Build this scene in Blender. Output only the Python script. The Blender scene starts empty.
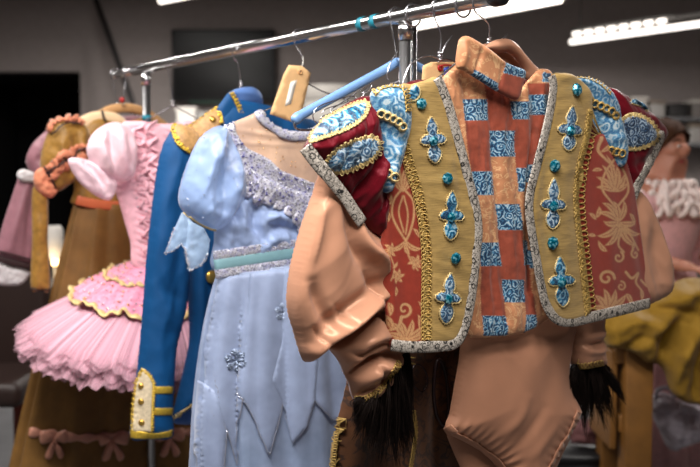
import bpy, bmesh, math, random
import numpy as np
from mathutils import Vector, Matrix, noise
from mathutils.bvhtree import BVHTree
from mathutils.geometry import delaunay_2d_cdt
random.seed(7)
SC = bpy.context.scene
COL = SC.collection
PI = math.pi
# ------------------------------------------------------------------ camera
F = 972.0; CZ = 1.45; HOR = 172.0
PITCH = math.atan((233.5 - HOR) / F)
CAM = Vector((0, 0, CZ))
FWD = Vector((0, math.cos(PITCH), -math.sin(PITCH)))
UPV = Vector((0, math.sin(PITCH), math.cos(PITCH)))
cd = bpy.data.cameras.new('camera'); cam = bpy.data.objects.new('camera', cd); COL.objects.link(cam)
cam.location = CAM; cam.rotation_euler = (PI/2 - PITCH, 0, 0)
cd.sensor_width = 36.0; cd.lens = F * 36.0 / 700.0
cd.clip_start = 0.05
cd.dof.use_dof = True; cd.dof.focus_distance = 1.74; cd.dof.aperture_fstop = 3.8
SC.camera = cam

def ray(x, y):
    d = Vector(((x - 350) / F, 0, 0)) + UPV * ((233.5 - y) / F) + FWD
    return d
def at_y(x, y, Y):                       # world point seen at a pixel at a given distance Y
    d = ray(x, y); return CAM + d * (Y / d.y)
def at_z(x, y, z):
    d = ray(x, y); return CAM + d * ((z - CZ) / d.z)
def proj(p):
    q = p - CAM; w = q.dot(FWD)
    return 350 + F * q.x / w, 233.5 - F * q.dot(UPV) / w

# ------------------------------------------------------------------ rail of the rack
RZ = CZ + 0.317
RR = at_z(497, -3.5, RZ); RL = at_z(115, 75, RZ)
RD = (RL - RR).normalized()              # from the near end to the far end
UU = Vector((-RD.y, RD.x, 0)); UU = UU if UU.x > 0 else -UU
NN = UU.cross(Vector((0, 0, 1)))         # towards the viewer
YAW = math.atan2(UU.y, UU.x)
def on_rail(px):
    lo, hi = 0.0, (RL - RR).length
    for _ in range(50):
        m = (lo + hi) / 2
        if proj(RR + RD * m)[0] > px: lo = m
        else: hi = m
    return RR + RD * m

class Fr:                                # a garment's own frame: x along the shoulders, y away from the viewer, z up
    def __init__(s, O, yaw=YAW):
        s.O = Vector(O); s.yaw = yaw
        s.m = Matrix.Translation(s.O) @ Matrix.Rotation(yaw, 4, 'Z'); s.i = s.m.inverted()
        s.c = s.i @ CAM; s.r3 = s.i.to_3x3()
    def dir(s, x, y): return s.r3 @ ray(x, y)
    def P(s, x, y, n=0.0):               # local point seen at pixel x, y, n metres in front of the hanging plane
        d = s.dir(x, y); t = (-n - s.c.y) / d.y
        return s.c + d * t
    def px(s, p): return proj(s.m @ Vector(p))
    def scale(s, x, y, n=0.0):           # metres per pixel there
        return (s.P(x + 1, y, n) - s.P(x, y, n)).length

# ------------------------------------------------------------------ objects
def empty(name, label=None, cat=None, fr=None, loc=(0,0,0), yaw=0.0, group=None):
    o = bpy.data.objects.new(name, None); COL.objects.link(o); o.empty_display_size = 0.05
    if fr is not None: o.location = fr.O; o.rotation_euler = (0, 0, fr.yaw)
    else: o.location = loc; o.rotation_euler = (0, 0, yaw)
    tag(o, label, cat, group); return o
def tag(o, label=None, cat=None, group=None, kind=None):
    if label: o['label'] = label
    if cat: o['category'] = cat
    if group: o['group'] = group
    if kind: o['kind'] = kind
    return o
def obj(name, g, mat, parent=None, smooth=True, fr=None, attrs=None, label=None, kind=None):
    me = bpy.data.meshes.new(name)
    me.from_pydata([tuple(v) for v in g[0]], [], g[1])
    me.validate(); me.update()
    if smooth: me.polygons.foreach_set('use_smooth', [True] * len(me.polygons))
    mats = mat if isinstance(mat, list) else [mat]
    for m in mats: me.materials.append(m)
    if len(g) > 2 and g[2]:
        for k, vals in g[2].items():
            if k == 'mi': me.polygons.foreach_set('material_index', vals); continue
            a = me.attributes.new(k, 'FLOAT', 'POINT'); a.data.foreach_set('value', [float(q) for q in vals])
    o = bpy.data.objects.new(name, me); COL.objects.link(o)
    if parent is not None: o.parent = parent
    elif fr is not None: o.location = fr.O; o.rotation_euler = (0, 0, fr.yaw)
    if label: o['label'] = label
    if kind: o['kind'] = kind
    return o
def clone(o, parent=None):
    c = o.copy(); COL.objects.link(c); c.parent = parent
    for ch in list(o.children): clone(ch, c)
    return c
def fixn(g):                             # consistent normals
    bm = bmesh.new()
    vs = [bm.verts.new(tuple(v)) for v in g[0]]
    for f in g[1]:
        try: bm.faces.new([vs[i] for i in f])
        except ValueError: pass
    bmesh.ops.recalc_face_normals(bm, faces=bm.faces)
    bm.verts.index_update()
    r = ([v.co.copy() for v in bm.verts], [[v.index for v in f.verts] for f in bm.faces])
    bm.free(); return r + tuple(g[2:])
def join(*gs):
    V, Fc, A = [], [], {}
    for g in gs:
        b = len(V); V += list(g[0]); Fc += [[i + b for i in f] for f in g[1]]
    return (V, Fc)

# ------------------------------------------------------------------ 2D helpers
def smooth_path(pts, step=2.0, closed=False):
    P = [np.array(p, float) for p in pts]; n = len(P); out = []
    rng = range(n) if closed else range(n - 1)
    for i in rng:
        p1, p2 = P[i], P[(i + 1) % n]
        p0 = P[i - 1] if (closed or i > 0) else 2 * p1 - p2
        p3 = P[(i + 2) % n] if (closed or i + 2 < n) else 2 * p2 - p1
        k = max(1, int(np.linalg.norm(p2[:2] - p1[:2]) / step))
        for j in range(k):
            t = j / k
            out.append(0.5 * (2*p1 + (p2-p0)*t + (2*p0-5*p1+4*p2-p3)*t*t + (3*p1-p0-3*p2+p3)*t**3))
    if not closed: out.append(P[-1])
    return np.array(out)
def lin_path(pts, step=2.0, closed=False):
    P = [np.array(p, float) for p in pts]; n = len(P); out = []
    for i in (range(n) if closed else range(n - 1)):
        a, b = P[i], P[(i + 1) % n]; k = max(1, int(np.linalg.norm(b[:2] - a[:2]) / step))
        for j in range(k): out.append(a + (b - a) * j / k)
    if not closed: out.append(P[-1])
    return np.array(out)
def seg_dist(Q, path, closed=False):     # distance of many points to a polyline, and the place along it
    A = path[:, :2]; B = np.roll(A, -1, 0) if closed else A[1:]
    A = A if closed else A[:-1]
    best = np.full(len(Q), 1e9); arg = np.zeros(len(Q))
    for k in range(len(A)):
        ab = B[k] - A[k]; l2 = ab @ ab + 1e-12
        t = np.clip(((Q - A[k]) @ ab) / l2, 0, 1)
        d = np.hypot(*(Q - A[k] - t[:, None] * ab).T)
        m = d < best; best[m] = d[m]; arg[m] = k + t[m]
    return best, arg / max(1, len(A))
def inside(Q, poly):
    x, y = Q[:, 0], Q[:, 1]; r = np.zeros(len(Q), bool); n = len(poly); j = n - 1
    for i in range(n):
        xi, yi, xj, yj = poly[i][0], poly[i][1], poly[j][0], poly[j][1]
        c = ((yi > y) != (yj > y)) & (x < (xj - xi) * (y - yi) / (yj - yi + 1e-12) + xi)
        r ^= c; j = i
    return r
def fbm(x, y, s, seed=0.0, oct=3):
    v, a = 0.0, 1.0
    for _ in range(oct):
        v += a * noise.noise(Vector((x / s, y / s, seed))); a *= 0.5; s *= 0.5
    return v

def fold(lines):                         # ridges and valleys drawn as polylines: (points, width, amplitude)
    L = [(smooth_path(p, 4), w, a) for p, w, a in lines]
    def f(Q):
        z = np.zeros(len(Q))
        for p, w, a in L:
            d, t = seg_dist(Q, p)
            z += a * np.exp(-(d / w) ** 2) * (0.35 + 0.65 * np.sin(PI * np.clip(t, 0.03, 0.97)))
        return z
    return f
def wrinkle(amp, s, seed=0.0, ax=1.0, ay=1.0):
    return lambda Q: np.array([amp * fbm(q[0] * ax, q[1] * ay, s, seed) for q in Q])

def ridged(amp, s, seed=0.0, ang=0.0, stretch=2.5, p=1.0):
    """cloth creases: sharp-crested folds that run along an image angle"""
    c, sn = math.cos(math.radians(ang)), math.sin(math.radians(ang))
    def f(Q):
        out = np.zeros(len(Q))
        for i, q in enumerate(Q):
            u, v = (q[0] * c + q[1] * sn) / (s * stretch), (-q[0] * sn + q[1] * c) / s
            a = noise.noise(Vector((u, v, seed))); b = noise.noise(Vector((u * 2.1, v * 2.1, seed + 9.3)))
            out[i] = amp * ((1 - 2.2 * abs(a)) + 0.4 * (1 - 2.2 * abs(b)))
        return out
    return f
def crease(lines):                       # sharp folds along drawn lines
    L = [(smooth_path(p, 4), w, a) for p, w, a in lines]
    def f(Q):
        z = np.zeros(len(Q))
        for p, w, a in L:
            d, t = seg_dist(Q, p); z += a * np.exp(-np.abs(d) / w) * np.sin(PI * np.clip(t, 0.02, 0.98)) ** 0.6
        return z
    return f
def pillow(fr, outline, n0=0.0, thick=0.02, R=20.0, res=3.0, shape=None, back=0.6, smooth=True, step=None, attrs=None, base=None, sharp=False):
    """closed cloth body: an outline with a front and a back that bulge; shape(Q) adds folds in metres"""
    step = step or res
    ol = smooth_path(outline, step, True) if smooth else lin_path(outline, step, True)
    ol = ol[:, :2]
    x0, y0 = ol.min(0); x1, y1 = ol.max(0)
    gx, gy = np.meshgrid(np.arange(x0 + res * .5, x1, res), np.arange(y0 + res * .5, y1, res * 0.9))
    gx[1::2] += res * 0.5
    Q = np.stack([gx.ravel(), gy.ravel()], 1)
    Q = Q[inside(Q, ol)]
    if len(Q):
        d, _ = seg_dist(Q, ol, True); Q = Q[d > res * 0.45]
    allp = np.concatenate([ol, Q]) if len(Q) else ol
    nb = len(ol)
    vs, es, fs, *_ = delaunay_2d_cdt([Vector(p) for p in allp], [(i, (i + 1) % nb) for i in range(nb)], [], 1, 1e-5)
    V2 = np.array([tuple(v) for v in vs]); d, _ = seg_dist(V2, ol, True)
    d[d < 1e-3] = 0
    k = np.clip(d / R, 0, 1); prof = np.sqrt(np.clip(1 - (1 - k) ** 2, 0, 1)) if not sharp else np.clip(k * 1.0, 0, 1) ** 0.5
    sh = shape(V2) if shape else np.zeros(len(V2))
    edge = np.clip(d / 2.5, 0, 1)
    bs = base(V2) if base else np.zeros(len(V2))
    nf = n0 + bs + thick * prof + sh * (0.35 + 0.65 * edge)
    nbk = n0 + bs - back * thick * prof - 0.0012 + sh * (0.35 + 0.65 * edge) * (0.35 if back > 0 else 1)
    nbk = np.minimum(nbk, nf - 0.001)
    V = [fr.P(V2[i][0], V2[i][1], n0 + bs[i]) + Vector((0, -(nf[i] - n0 - bs[i]), 0)) for i in range(len(V2))]
    Fc = [list(f) for f in fs]
    # orient the front towards -y
    def up(f):
        a, b, c = V[f[0]], V[f[1]], V[f[2]]; return (b - a).cross(c - a).y < 0
    Fc = [f if up(f) else f[::-1] for f in Fc]
    m = len(V)
    V += [fr.P(V2[i][0], V2[i][1], n0 + bs[i]) + Vector((0, -(nbk[i] - n0 - bs[i]), 0)) for i in range(len(V2))]
    cnt = {}
    for f in Fc:
        for i in range(len(f)):
            a, b = f[i], f[(i + 1) % len(f)]; cnt[(a, b)] = 1
    side = [[b, a, a + m, b + m] for (a, b) in cnt if (b, a) not in cnt]
    Fc = Fc + [[i + m for i in f[::-1]] for f in Fc] + side
    A = {}
    if attrs:
        for kname, fn in attrs.items():
            q = fn(V2); A[kname] = list(q) + list(q)
    return (V, Fc, A)

def loft(fr, pairs, n0=0.0, ratio=0.5, seg=40, step=3.0, shape=None, pleat=None, cap=True, lin=False, open_ends=False):
    """a sleeve or skirt from pairs of outline pixels (left, right[, ratio, n]); elliptical rings, closed all round"""
    rows = []
    for p in pairs:
        (lx, ly), (rx, ry) = p[0], p[1]
        rows.append((lx, ly, rx, ry, p[2] if len(p) > 2 else ratio, p[3] if len(p) > 3 else n0))
    P = [np.array(r, float) for r in rows]
    out = []
    n = len(P)
    for i in range(n - 1):
        p1, p2 = P[i], P[i + 1]; p0 = P[i - 1] if i else 2 * p1 - p2; p3 = P[i + 2] if i + 2 < n else 2 * p2 - p1
        k = max(1, int(max(np.hypot(*(p2 - p1)[:2]), np.hypot(*(p2 - p1)[2:4])) / step))
        for j in range(k):
            t = j / k
            out.append(p1 + (p2 - p1) * t if lin else 0.5 * (2*p1 + (p2-p0)*t + (2*p0-5*p1+4*p2-p3)*t*t + (3*p1-p0-3*p2+p3)*t**3))
    out.append(P[-1])
    V, Fc = [], []
    T = len(out)
    for i, (lx, ly, rx, ry, ra, nn) in enumerate(out):
        L, R_ = fr.P(lx, ly, nn), fr.P(rx, ry, nn); c = (L + R_) / 2; a = (R_ - L) / 2
        b = a.length * ra; t = i / (T - 1)
        for s in range(seg):
            th = 2 * PI * s / seg
            k = 1.0 if pleat is None else 1.0 + pleat(th, t)
            co = c + a * (math.cos(th) * k) + Vector((0, -1, 0)) * (b * math.sin(th) * k)
            if shape is not None:
                co = co + shape(th, t, lx + (rx - lx) * (0.5 + 0.5 * math.cos(th)), ly + (ry - ly) * (0.5 + 0.5 * math.cos(th)))
            V.append(co)
    for i in range(T - 1):
        for s in range(seg):
            a, b = i * seg + s, i * seg + (s + 1) % seg
            Fc.append([a, b, b + seg, a + seg])
    if cap and not open_ends:
        Fc.append(list(range(seg))); Fc.append(list(range((T - 1) * seg, T * seg))[::-1])
    return fixn((V, Fc))

def tube(pts, r, seg=8, closed=False, flat=None, normals=None, cap=True):
    """a round or flat bar swept along 3D points; flat = thickness factor along the given normals"""
    P = [Vector(p) for p in pts]; n = len(P); V, Fc = [], []
    prev = None
    for i in range(n):
        a = P[i - 1] if (i or closed) else P[i]; b = P[(i + 1) % n] if (i < n - 1 or closed) else P[i]
        t = (b - a); t = t.normalized() if t.length > 1e-9 else Vector((0, 0, 1))
        if normals is not None: nn = Vector(normals[i]); nn = nn - t * nn.dot(t)
        elif prev is not None: nn = prev - t * prev.dot(t)
        else: nn = t.orthogonal()
        if nn.length < 1e-6: nn = t.orthogonal()
        nn.normalize(); prev = nn; bi = t.cross(nn)
        rr = r[i] if hasattr(r, '__len__') else r
        for s in range(seg):
            th = 2 * PI * s / seg
            V.append(P[i] + bi * (rr * math.cos(th)) + nn * (rr * math.sin(th) * (flat if flat else 1)))
    for i in range(n if closed else n - 1):
        j = (i + 1) % n
        for s in range(seg):
            s2 = (s + 1) % seg
            Fc.append([i * seg + s, i * seg + s2, j * seg + s2, j * seg + s])
    if cap and not closed:
        Fc.append(list(range(seg))[::-1]); Fc.append(list(range((n - 1) * seg, n * seg)))
    return (V, Fc)
def curve3(pts, k=8, closed=False):
    P = [Vector(p) for p in pts]; n = len(P); out = []
    for i in (range(n) if closed else range(n - 1)):
        p1, p2 = P[i], P[(i + 1) % n]
        p0 = P[i - 1] if (i or closed) else 2 * p1 - p2
        p3 = P[(i + 2) % n] if (closed or i + 2 < n) else 2 * p2 - p1
        for j in range(k):
            t = j / k
            out.append(0.5 * (2*p1 + (p2-p0)*t + (2*p0-5*p1+4*p2-p3)*t*t + (3*p1-p0-3*p2+p3)*t**3))
    if not closed: out.append(P[-1])
    return out
def box(sx, sy, sz, c=(0,0,0), bev=0.0, seg=2):
    bm = bmesh.new(); bmesh.ops.create_cube(bm, size=1)
    bmesh.ops.scale(bm, vec=(sx, sy, sz), verts=bm.verts)
    if bev: bmesh.ops.bevel(bm, geom=bm.edges[:], offset=bev, segments=seg, affect='EDGES', profile=0.6)
    bmesh.ops.translate(bm, vec=c, verts=bm.verts); bm.verts.index_update()
    r = ([v.co.copy() for v in bm.verts], [[v.index for v in f.verts] for f in bm.faces]); bm.free(); return r
def lathe(prof, seg=32, c=(0,0,0)):
    V, Fc = [], []
    for (r, z) in prof:
        for s in range(seg):
            th = 2 * PI * s / seg; V.append(Vector((c[0] + r * math.cos(th), c[1] + r * math.sin(th), c[2] + z)))
    for i in range(len(prof) - 1):
        for s in range(seg):
            a, b = i * seg + s, i * seg + (s + 1) % seg; Fc.append([a, b, b + seg, a + seg])
    Fc.append(list(range(seg))[::-1]); Fc.append(list(range((len(prof) - 1) * seg, len(prof) * seg)))
    return (V, Fc)
def orient(g, p, nrm, roll=0.0):         # places a shape made around the origin, its z along nrm
    q = Vector(nrm).to_track_quat('Z', 'Y'); m = Matrix.Translation(p) @ q.to_matrix().to_4x4() @ Matrix.Rotation(roll, 4, 'Z')
    return ([m @ Vector(v) for v in g[0]], g[1])

class Surf:                              # finds the cloth surface behind a pixel so trims can lie on it
    def __init__(s, fr, *gs):
        s.fr = fr; g = join(*gs); s.b = BVHTree.FromPolygons([tuple(v) for v in g[0]], g[1])
    def hit(s, x, y, off=0.0):
        d = s.fr.dir(x, y).normalized(); loc, nr, _, _ = s.b.ray_cast(s.fr.c, d)
        if loc is None:
            loc, nr, _, _ = s.b.find_nearest(s.fr.P(x, y, 0.03))
        if nr.dot(d) > 0: nr = -nr
        return loc + nr * off, nr
    def path(s, pts, step=2.0, off=0.001, closed=False, smooth=True):
        q = smooth_path(pts, step, closed) if smooth else lin_path(pts, step, closed)
        h = [s.hit(p[0], p[1], off) for p in q]
        P = [a for a, b in h]; N = [b for a, b in h]
        m = len(N)                       # even out the normals
        for _ in range(3):
            N = [(N[i - 1 if (i or closed) else i] + N[i] * 2 + N[(i + 1) % m if (closed or i < m - 1) else i]).normalized() for i in range(m)]
        return P, N
class Ana:                               # an analytic cloth surface: n metres in front of the hanging plane at a pixel
    def __init__(s, fr, fn): s.fr = fr; s.fn = lambda x, y: float(fn(np.array([[x, y]]))[0])
    def p(s, x, y): return s.fr.P(x, y, s.fn(x, y))
    def hit(s, x, y, off=0.0):
        p = s.p(x, y); a = s.p(x + 1, y) - p; b = s.p(x, y + 1) - p; nr = b.cross(a).normalized()
        if nr.y > 0: nr = -nr
        return p + nr * off, nr
    path = Surf.path
def band(s, pts, w_px, thick, off=0.0012, step=2.0, closed=False, smooth=True, seg=10):
    P, N = s.path(pts, step, off, closed, smooth)
    q = pts[len(pts) // 2]; sc = s.fr.scale(q[0], q[1])
    r = w_px * sc / 2
    return tube(P, r, seg, closed, flat=thick / r, normals=N)
def braid(s, pts, pitch, loop, r_m, off=0.002, closed=False, smooth=True, over=1.7):
    """gold guipure: one thread that loops along a line (a trochoid), swept as a tube"""
    q = smooth_path(pts, 1.0, closed) if smooth else lin_path(pts, 1.0, closed)
    d = np.r_[0, np.cumsum(np.hypot(*np.diff(q[:, :2], axis=0).T))]
    if closed: q = np.vstack([q, q[:1]]); d = np.r_[d, d[-1] + np.hypot(*(q[-1] - q[-2])[:2])]
    n = max(3, round(d[-1] / pitch)); k = 14 if pitch > 4 else 10
    P, N = [], []
    tot = n * k
    for i in range(tot + (0 if closed else 1)):
        u = i / tot; ph = u * n * 2 * PI
        a = u * d[-1]
        x = np.interp(a, d, q[:, 0]); y = np.interp(a, d, q[:, 1])
        a2 = min(a + 0.6, d[-1]); a1 = max(a - 0.6, 0)
        tx, ty = np.interp(a2, d, q[:, 0]) - np.interp(a1, d, q[:, 0]), np.interp(a2, d, q[:, 1]) - np.interp(a1, d, q[:, 1])
        L = math.hypot(tx, ty) + 1e-9; tx, ty = tx / L, ty / L
        X = x + tx * loop * 0.75 * math.sin(ph) * over * 0.6 - ty * loop * math.cos(ph)
        Y = y + ty * loop * 0.75 * math.sin(ph) * over * 0.6 + tx * loop * math.cos(ph)
        p, nr = s.hit(X, Y, off + r_m * 0.5 * math.sin(ph * 0.5 + 0.4)); P.append(p); N.append(nr)
    return tube(P, r_m, 5, closed)
# ------------------------------------------------------------------ materials
def lin(c):
    return tuple(((q / 255) / 12.92 if q / 255 <= 0.04045 else ((q / 255 + 0.055) / 1.055) ** 2.4) for q in c) + (1.0,)
class NM:
    def __init__(s, name):
        s.m = bpy.data.materials.new(name); s.m.use_nodes = True; s.t = s.m.node_tree; s.b = s.t.nodes['Principled BSDF']
        s.out = s.t.nodes['Material Output']
    def n(s, typ, **kw):
        nd = s.t.nodes.new(typ)
        for k, v in kw.items():
            if hasattr(nd, k) and k not in ('Scale',): setattr(nd, k, v)
        return nd
    def l(s, a, b): s.t.links.new(a, b)
    def co(s, scale=(1,1,1), rot=(0,0,0)):
        c = s.n('ShaderNodeTexCoord'); mp = s.n('ShaderNodeMapping'); mp.inputs['Scale'].default_value = scale; mp.inputs['Rotation'].default_value = rot
        s.l(c.outputs['Object'], mp.inputs['Vector']); return mp.outputs[0]
    def noise(s, vec, sc, det=3, rough=0.55, dist=0.0):
        q = s.n('ShaderNodeTexNoise'); s.l(vec, q.inputs['Vector']); q.inputs['Scale'].default_value = sc; q.inputs['Detail'].default_value = det
        q.inputs['Roughness'].default_value = rough; q.inputs['Distortion'].default_value = dist; return q
    def ramp(s, fac, stops, interp='LINEAR'):
        r = s.n('ShaderNodeValToRGB'); e = r.color_ramp; e.interpolation = interp
        while len(e.elements) > 1: e.elements.remove(e.elements[-1])
        e.elements[0].position = stops[0][0]; e.elements[0].color = stops[0][1]
        for p, c in stops[1:]: q = e.elements.new(p); q.color = c
        s.l(fac, r.inputs[0]); return r.outputs[0]
    def mix(s, fac, a, b, mode='MIX'):
        q = s.n('ShaderNodeMix'); q.data_type = 'RGBA'; q.blend_type = mode
        for v, i in ((fac, 0), (a, 6), (b, 7)):
            if hasattr(v, 'is_output') : s.l(v, q.inputs[i])
            else: q.inputs[i].default_value = v
        return q.outputs[2]
    def math(s, op, a, b=None):
        q = s.n('ShaderNodeMath'); q.operation = op
        for v, i in ((a, 0), (b, 1)):
            if v is None: continue
            if hasattr(v, 'is_output'): s.l(v, q.inputs[i])
            else: q.inputs[i].default_value = v
        return q.outputs[0]
    def attr(s, name):
        q = s.n('ShaderNodeAttribute'); q.attribute_name = name; return q.outputs['Fac']
    def bump(s, h, strength=0.3, dist=0.002):
        q = s.n('ShaderNodeBump'); q.inputs['Strength'].default_value = strength; q.inputs['Distance'].default_value = dist
        s.l(h, q.inputs['Height']); s.l(q.outputs[0], s.b.inputs['Normal']); return q
    def set(s, **kw):
        for k, v in kw.items():
            i = s.b.inputs[k.replace('_', ' ')]
            if hasattr(v, 'is_output'): s.l(v, i)
            else: i.default_value = v
        return s
    def base(s, c):
        if hasattr(c, 'is_output'): s.l(c, s.b.inputs['Base Color'])
        else: s.b.inputs['Base Color'].default_value = c
        return s
WHITE = (1, 1, 1, 1)
def shade(c, k): return tuple(min(1, q * k) for q in c[:3]) + (1,)
def cloth(name, rgb, rough=0.75, sheen=0.25, weave=900, wst=0.15, var=0.12, vs=35, spec=0.35, metal=0.0, blotch=(1,1,1)):
    m = NM(name); c = lin(rgb); v = m.co(blotch)
    nz = m.noise(v, vs, 4); col = m.ramp(nz.outputs[0], [(0.3, shade(c, 1 - var)), (0.7, shade(c, 1 + var))])
    m.base(col); m.set(Roughness=rough, Sheen_Weight=sheen, Specular_IOR_Level=spec, Metallic=metal); m.b.inputs['Sheen Roughness'].default_value = 0.4
    w = m.noise(m.co((1, 1, 1)), weave, 2); m.bump(w.outputs[0], wst, 0.001)
    return m.m
def plain(name, rgb, rough=0.5, metal=0.0, spec=0.5, bump=0.0, bs=200, var=0.06):
    m = NM(name); c = lin(rgb); nz = m.noise(m.co(), bs * 0.25, 3)
    m.base(m.ramp(nz.outputs[0], [(0.3, shade(c, 1 - var)), (0.7, shade(c, 1 + var))])); m.set(Roughness=rough, Metallic=metal, Specular_IOR_Level=spec)
    if bump: m.bump(m.noise(m.co(), bs, 3).outputs[0], bump, 0.001)
    return m.m
def paisley(name, dark, mid, light, sc=50, rings=19, rough=0.5, seed=0.0, contrast=1.0):
    m = NM(name); v = m.co((1, 0.0, 1)); 
    mp = m.n('ShaderNodeMapping'); mp.inputs['Location'].default_value = (seed, 0, seed * 0.7); m.l(v, mp.inputs[0]); v = mp.outputs[0]
    nz = m.noise(v, sc * 0.9, 2)
    off = m.n('ShaderNodeVectorMath'); off.operation = 'SCALE'; m.l(nz.outputs['Color'], off.inputs[0]); off.inputs['Scale'].default_value = 0.9 / sc
    add = m.n('ShaderNodeVectorMath'); add.operation = 'ADD'; m.l(v, add.inputs[0]); m.l(off.outputs[0], add.inputs[1])
    vo = m.n('ShaderNodeTexVoronoi'); vo.inputs['Scale'].default_value = sc; m.l(add.outputs[0], vo.inputs['Vector'])
    s1 = m.math('SINE', m.math('MULTIPLY', vo.outputs['Distance'], rings))
    s2 = m.noise(v, sc * 2.0, 2, 0.5, 1.2)
    t = m.math('ADD', m.math('MULTIPLY', s1, 0.55), m.math('MULTIPLY', m.math('SUBTRACT', s2.outputs[0], 0.5), 2.0))
    f = m.math('ADD', m.math('MULTIPLY', t, 0.5), 0.5)
    colr = m.ramp(f, [(0.0, lin(dark)), (0.36, lin(dark)), (0.44, lin(mid)), (0.62, lin(mid)), (0.70, lin(light)), (1.0, lin(light))])
    fin = m.noise(v, sc * 5.5, 2, 0.5, 2.0); colr = m.mix(m.ramp(fin.outputs[0], [(0.52, (0,0,0,1)), (0.60, (.55,.55,.55,1))]), colr, lin(tuple((a + b) / 2 for a, b in zip(mid, light))))
    big = m.noise(v, sc * 0.35, 2)
    colr2 = m.mix(m.ramp(big.outputs[0], [(0.42, (0,0,0,1)), (0.62, (1,1,1,1))]), colr, m.mix(0.35, colr, lin(dark)))
    m.base(colr2); m.set(Roughness=rough, Specular_IOR_Level=0.45, Sheen_Weight=0.1)
    m.bump(m.noise(m.co(), 1200, 2).outputs[0], 0.15, 0.0008); m.paisley = colr2
    return m
def attr_mix(name, base_rgb, masks, rough=0.5, weave=700, bst=0.2, var=0.1, hi_rough=None):
    """base cloth with woven motifs: masks = [(attribute, rgb)]"""
    m = NM(name); c = lin(base_rgb); nz = m.noise(m.co(), 60, 4)
    col = m.ramp(nz.outputs[0], [(0.3, shade(c, 1 - var)), (0.7, shade(c, 1 + var))])
    fine = m.noise(m.co((1, 1, 0.25)), 900, 2)
    for a, rgb in masks:
        cc = lin(rgb); th = m.ramp(fine.outputs[0], [(0.35, shade(cc, 0.75)), (0.65, shade(cc, 1.12))])
        col = m.mix(m.attr(a), col, th)
    m.base(col); m.set(Roughness=rough, Specular_IOR_Level=0.45, Sheen_Weight=0.15)
    m.bump(fine.outputs[0], bst, 0.001); return m.m
def sheer(name, rgb, alpha, rough=0.6, fine=900, sheen=0.3, lo=0.7, tex=25):
    m = NM(name); c = lin(rgb); nz = m.noise(m.co(), tex, 3)
    m.base(m.ramp(nz.outputs[0], [(0.3, shade(c, 0.9)), (0.7, shade(c, 1.08))])); m.set(Roughness=rough, Sheen_Weight=sheen)
    m.l(m.ramp(nz.outputs[0], [(0.25, (alpha * lo,) * 3 + (1,)), (0.75, (min(1, alpha * 1.15),) * 3 + (1,))]), m.b.inputs['Alpha'])
    m.bump(m.noise(m.co(), fine, 2).outputs[0], 0.1, 0.001)
    return m.m
def glow(name, rgb, st):
    m = NM(name); m.base(lin(rgb)); m.b.inputs['Emission Color'].default_value = lin(rgb); m.b.inputs['Emission Strength'].default_value = st; return m.m

MT = {}
MT['chrome'] = plain('chrome', (215, 215, 216), 0.2, 1.0, bump=0.02, bs=60)
MT['steel'] = plain('satin steel', (178, 178, 180), 0.3, 1.0)
MT['wire'] = plain('wire', (205, 205, 210), 0.25, 1.0)
MT['blackplastic'] = plain('black plastic', (22, 22, 24), 0.4)
MT['teal'] = plain('teal tape', (20, 120, 140), 0.5)
MT['kraft'] = plain('kraft card', (214, 172, 122), 0.75, bump=0.1, bs=300)
MT['paper'] = plain('white paper', (225, 222, 215), 0.8)
MT['redp'] = plain('red plastic', (170, 30, 30), 0.4); MT['bluep'] = plain('blue plastic', (35, 60, 150), 0.4)
MT['hangerblue'] = plain('pale blue plastic', (108, 146, 196), 0.38)
MT['wood'] = plain('pale wood', (196, 150, 100), 0.5, bump=0.1, bs=90)
MT['goldslub'] = None
def goldslub():
    m = NM('mustard slub silk'); c = lin((158, 129, 73)); v = m.co((12, 12, 150)); nz = m.noise(v, 3.0, 4)
    m.base(m.ramp(nz.outputs[0], [(0.32, shade(c, 0.78)), (0.5, shade(c, 0.97)), (0.7, shade(c, 1.13))])); m.set(Roughness=0.55, Sheen_Weight=0.2, Specular_IOR_Level=0.4)
    m.bump(nz.outputs[0], 0.35, 0.0015); return m.m
MT['goldslub'] = goldslub()
MT['redbrocade'] = attr_mix('red brocade', (138, 46, 30), [('gold', (196, 148, 102))], 0.5, bst=0.25)
P1 = paisley('blue paisley silk', (24, 48, 80), (70, 124, 160), (188, 202, 210), 58, 20)
MT['paisley'] = P1.m
MT['paisleybright'] = paisley('turquoise paisley silk', (14, 46, 80), (26, 120, 160), (160, 192, 206), 46, 17, 0.32, 3.1).m
MT['paisleydark'] = paisley('navy paisley silk', (12, 22, 44), (46, 84, 122), (168, 184, 198), 60, 20, 0.45, 7.7).m
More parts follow.
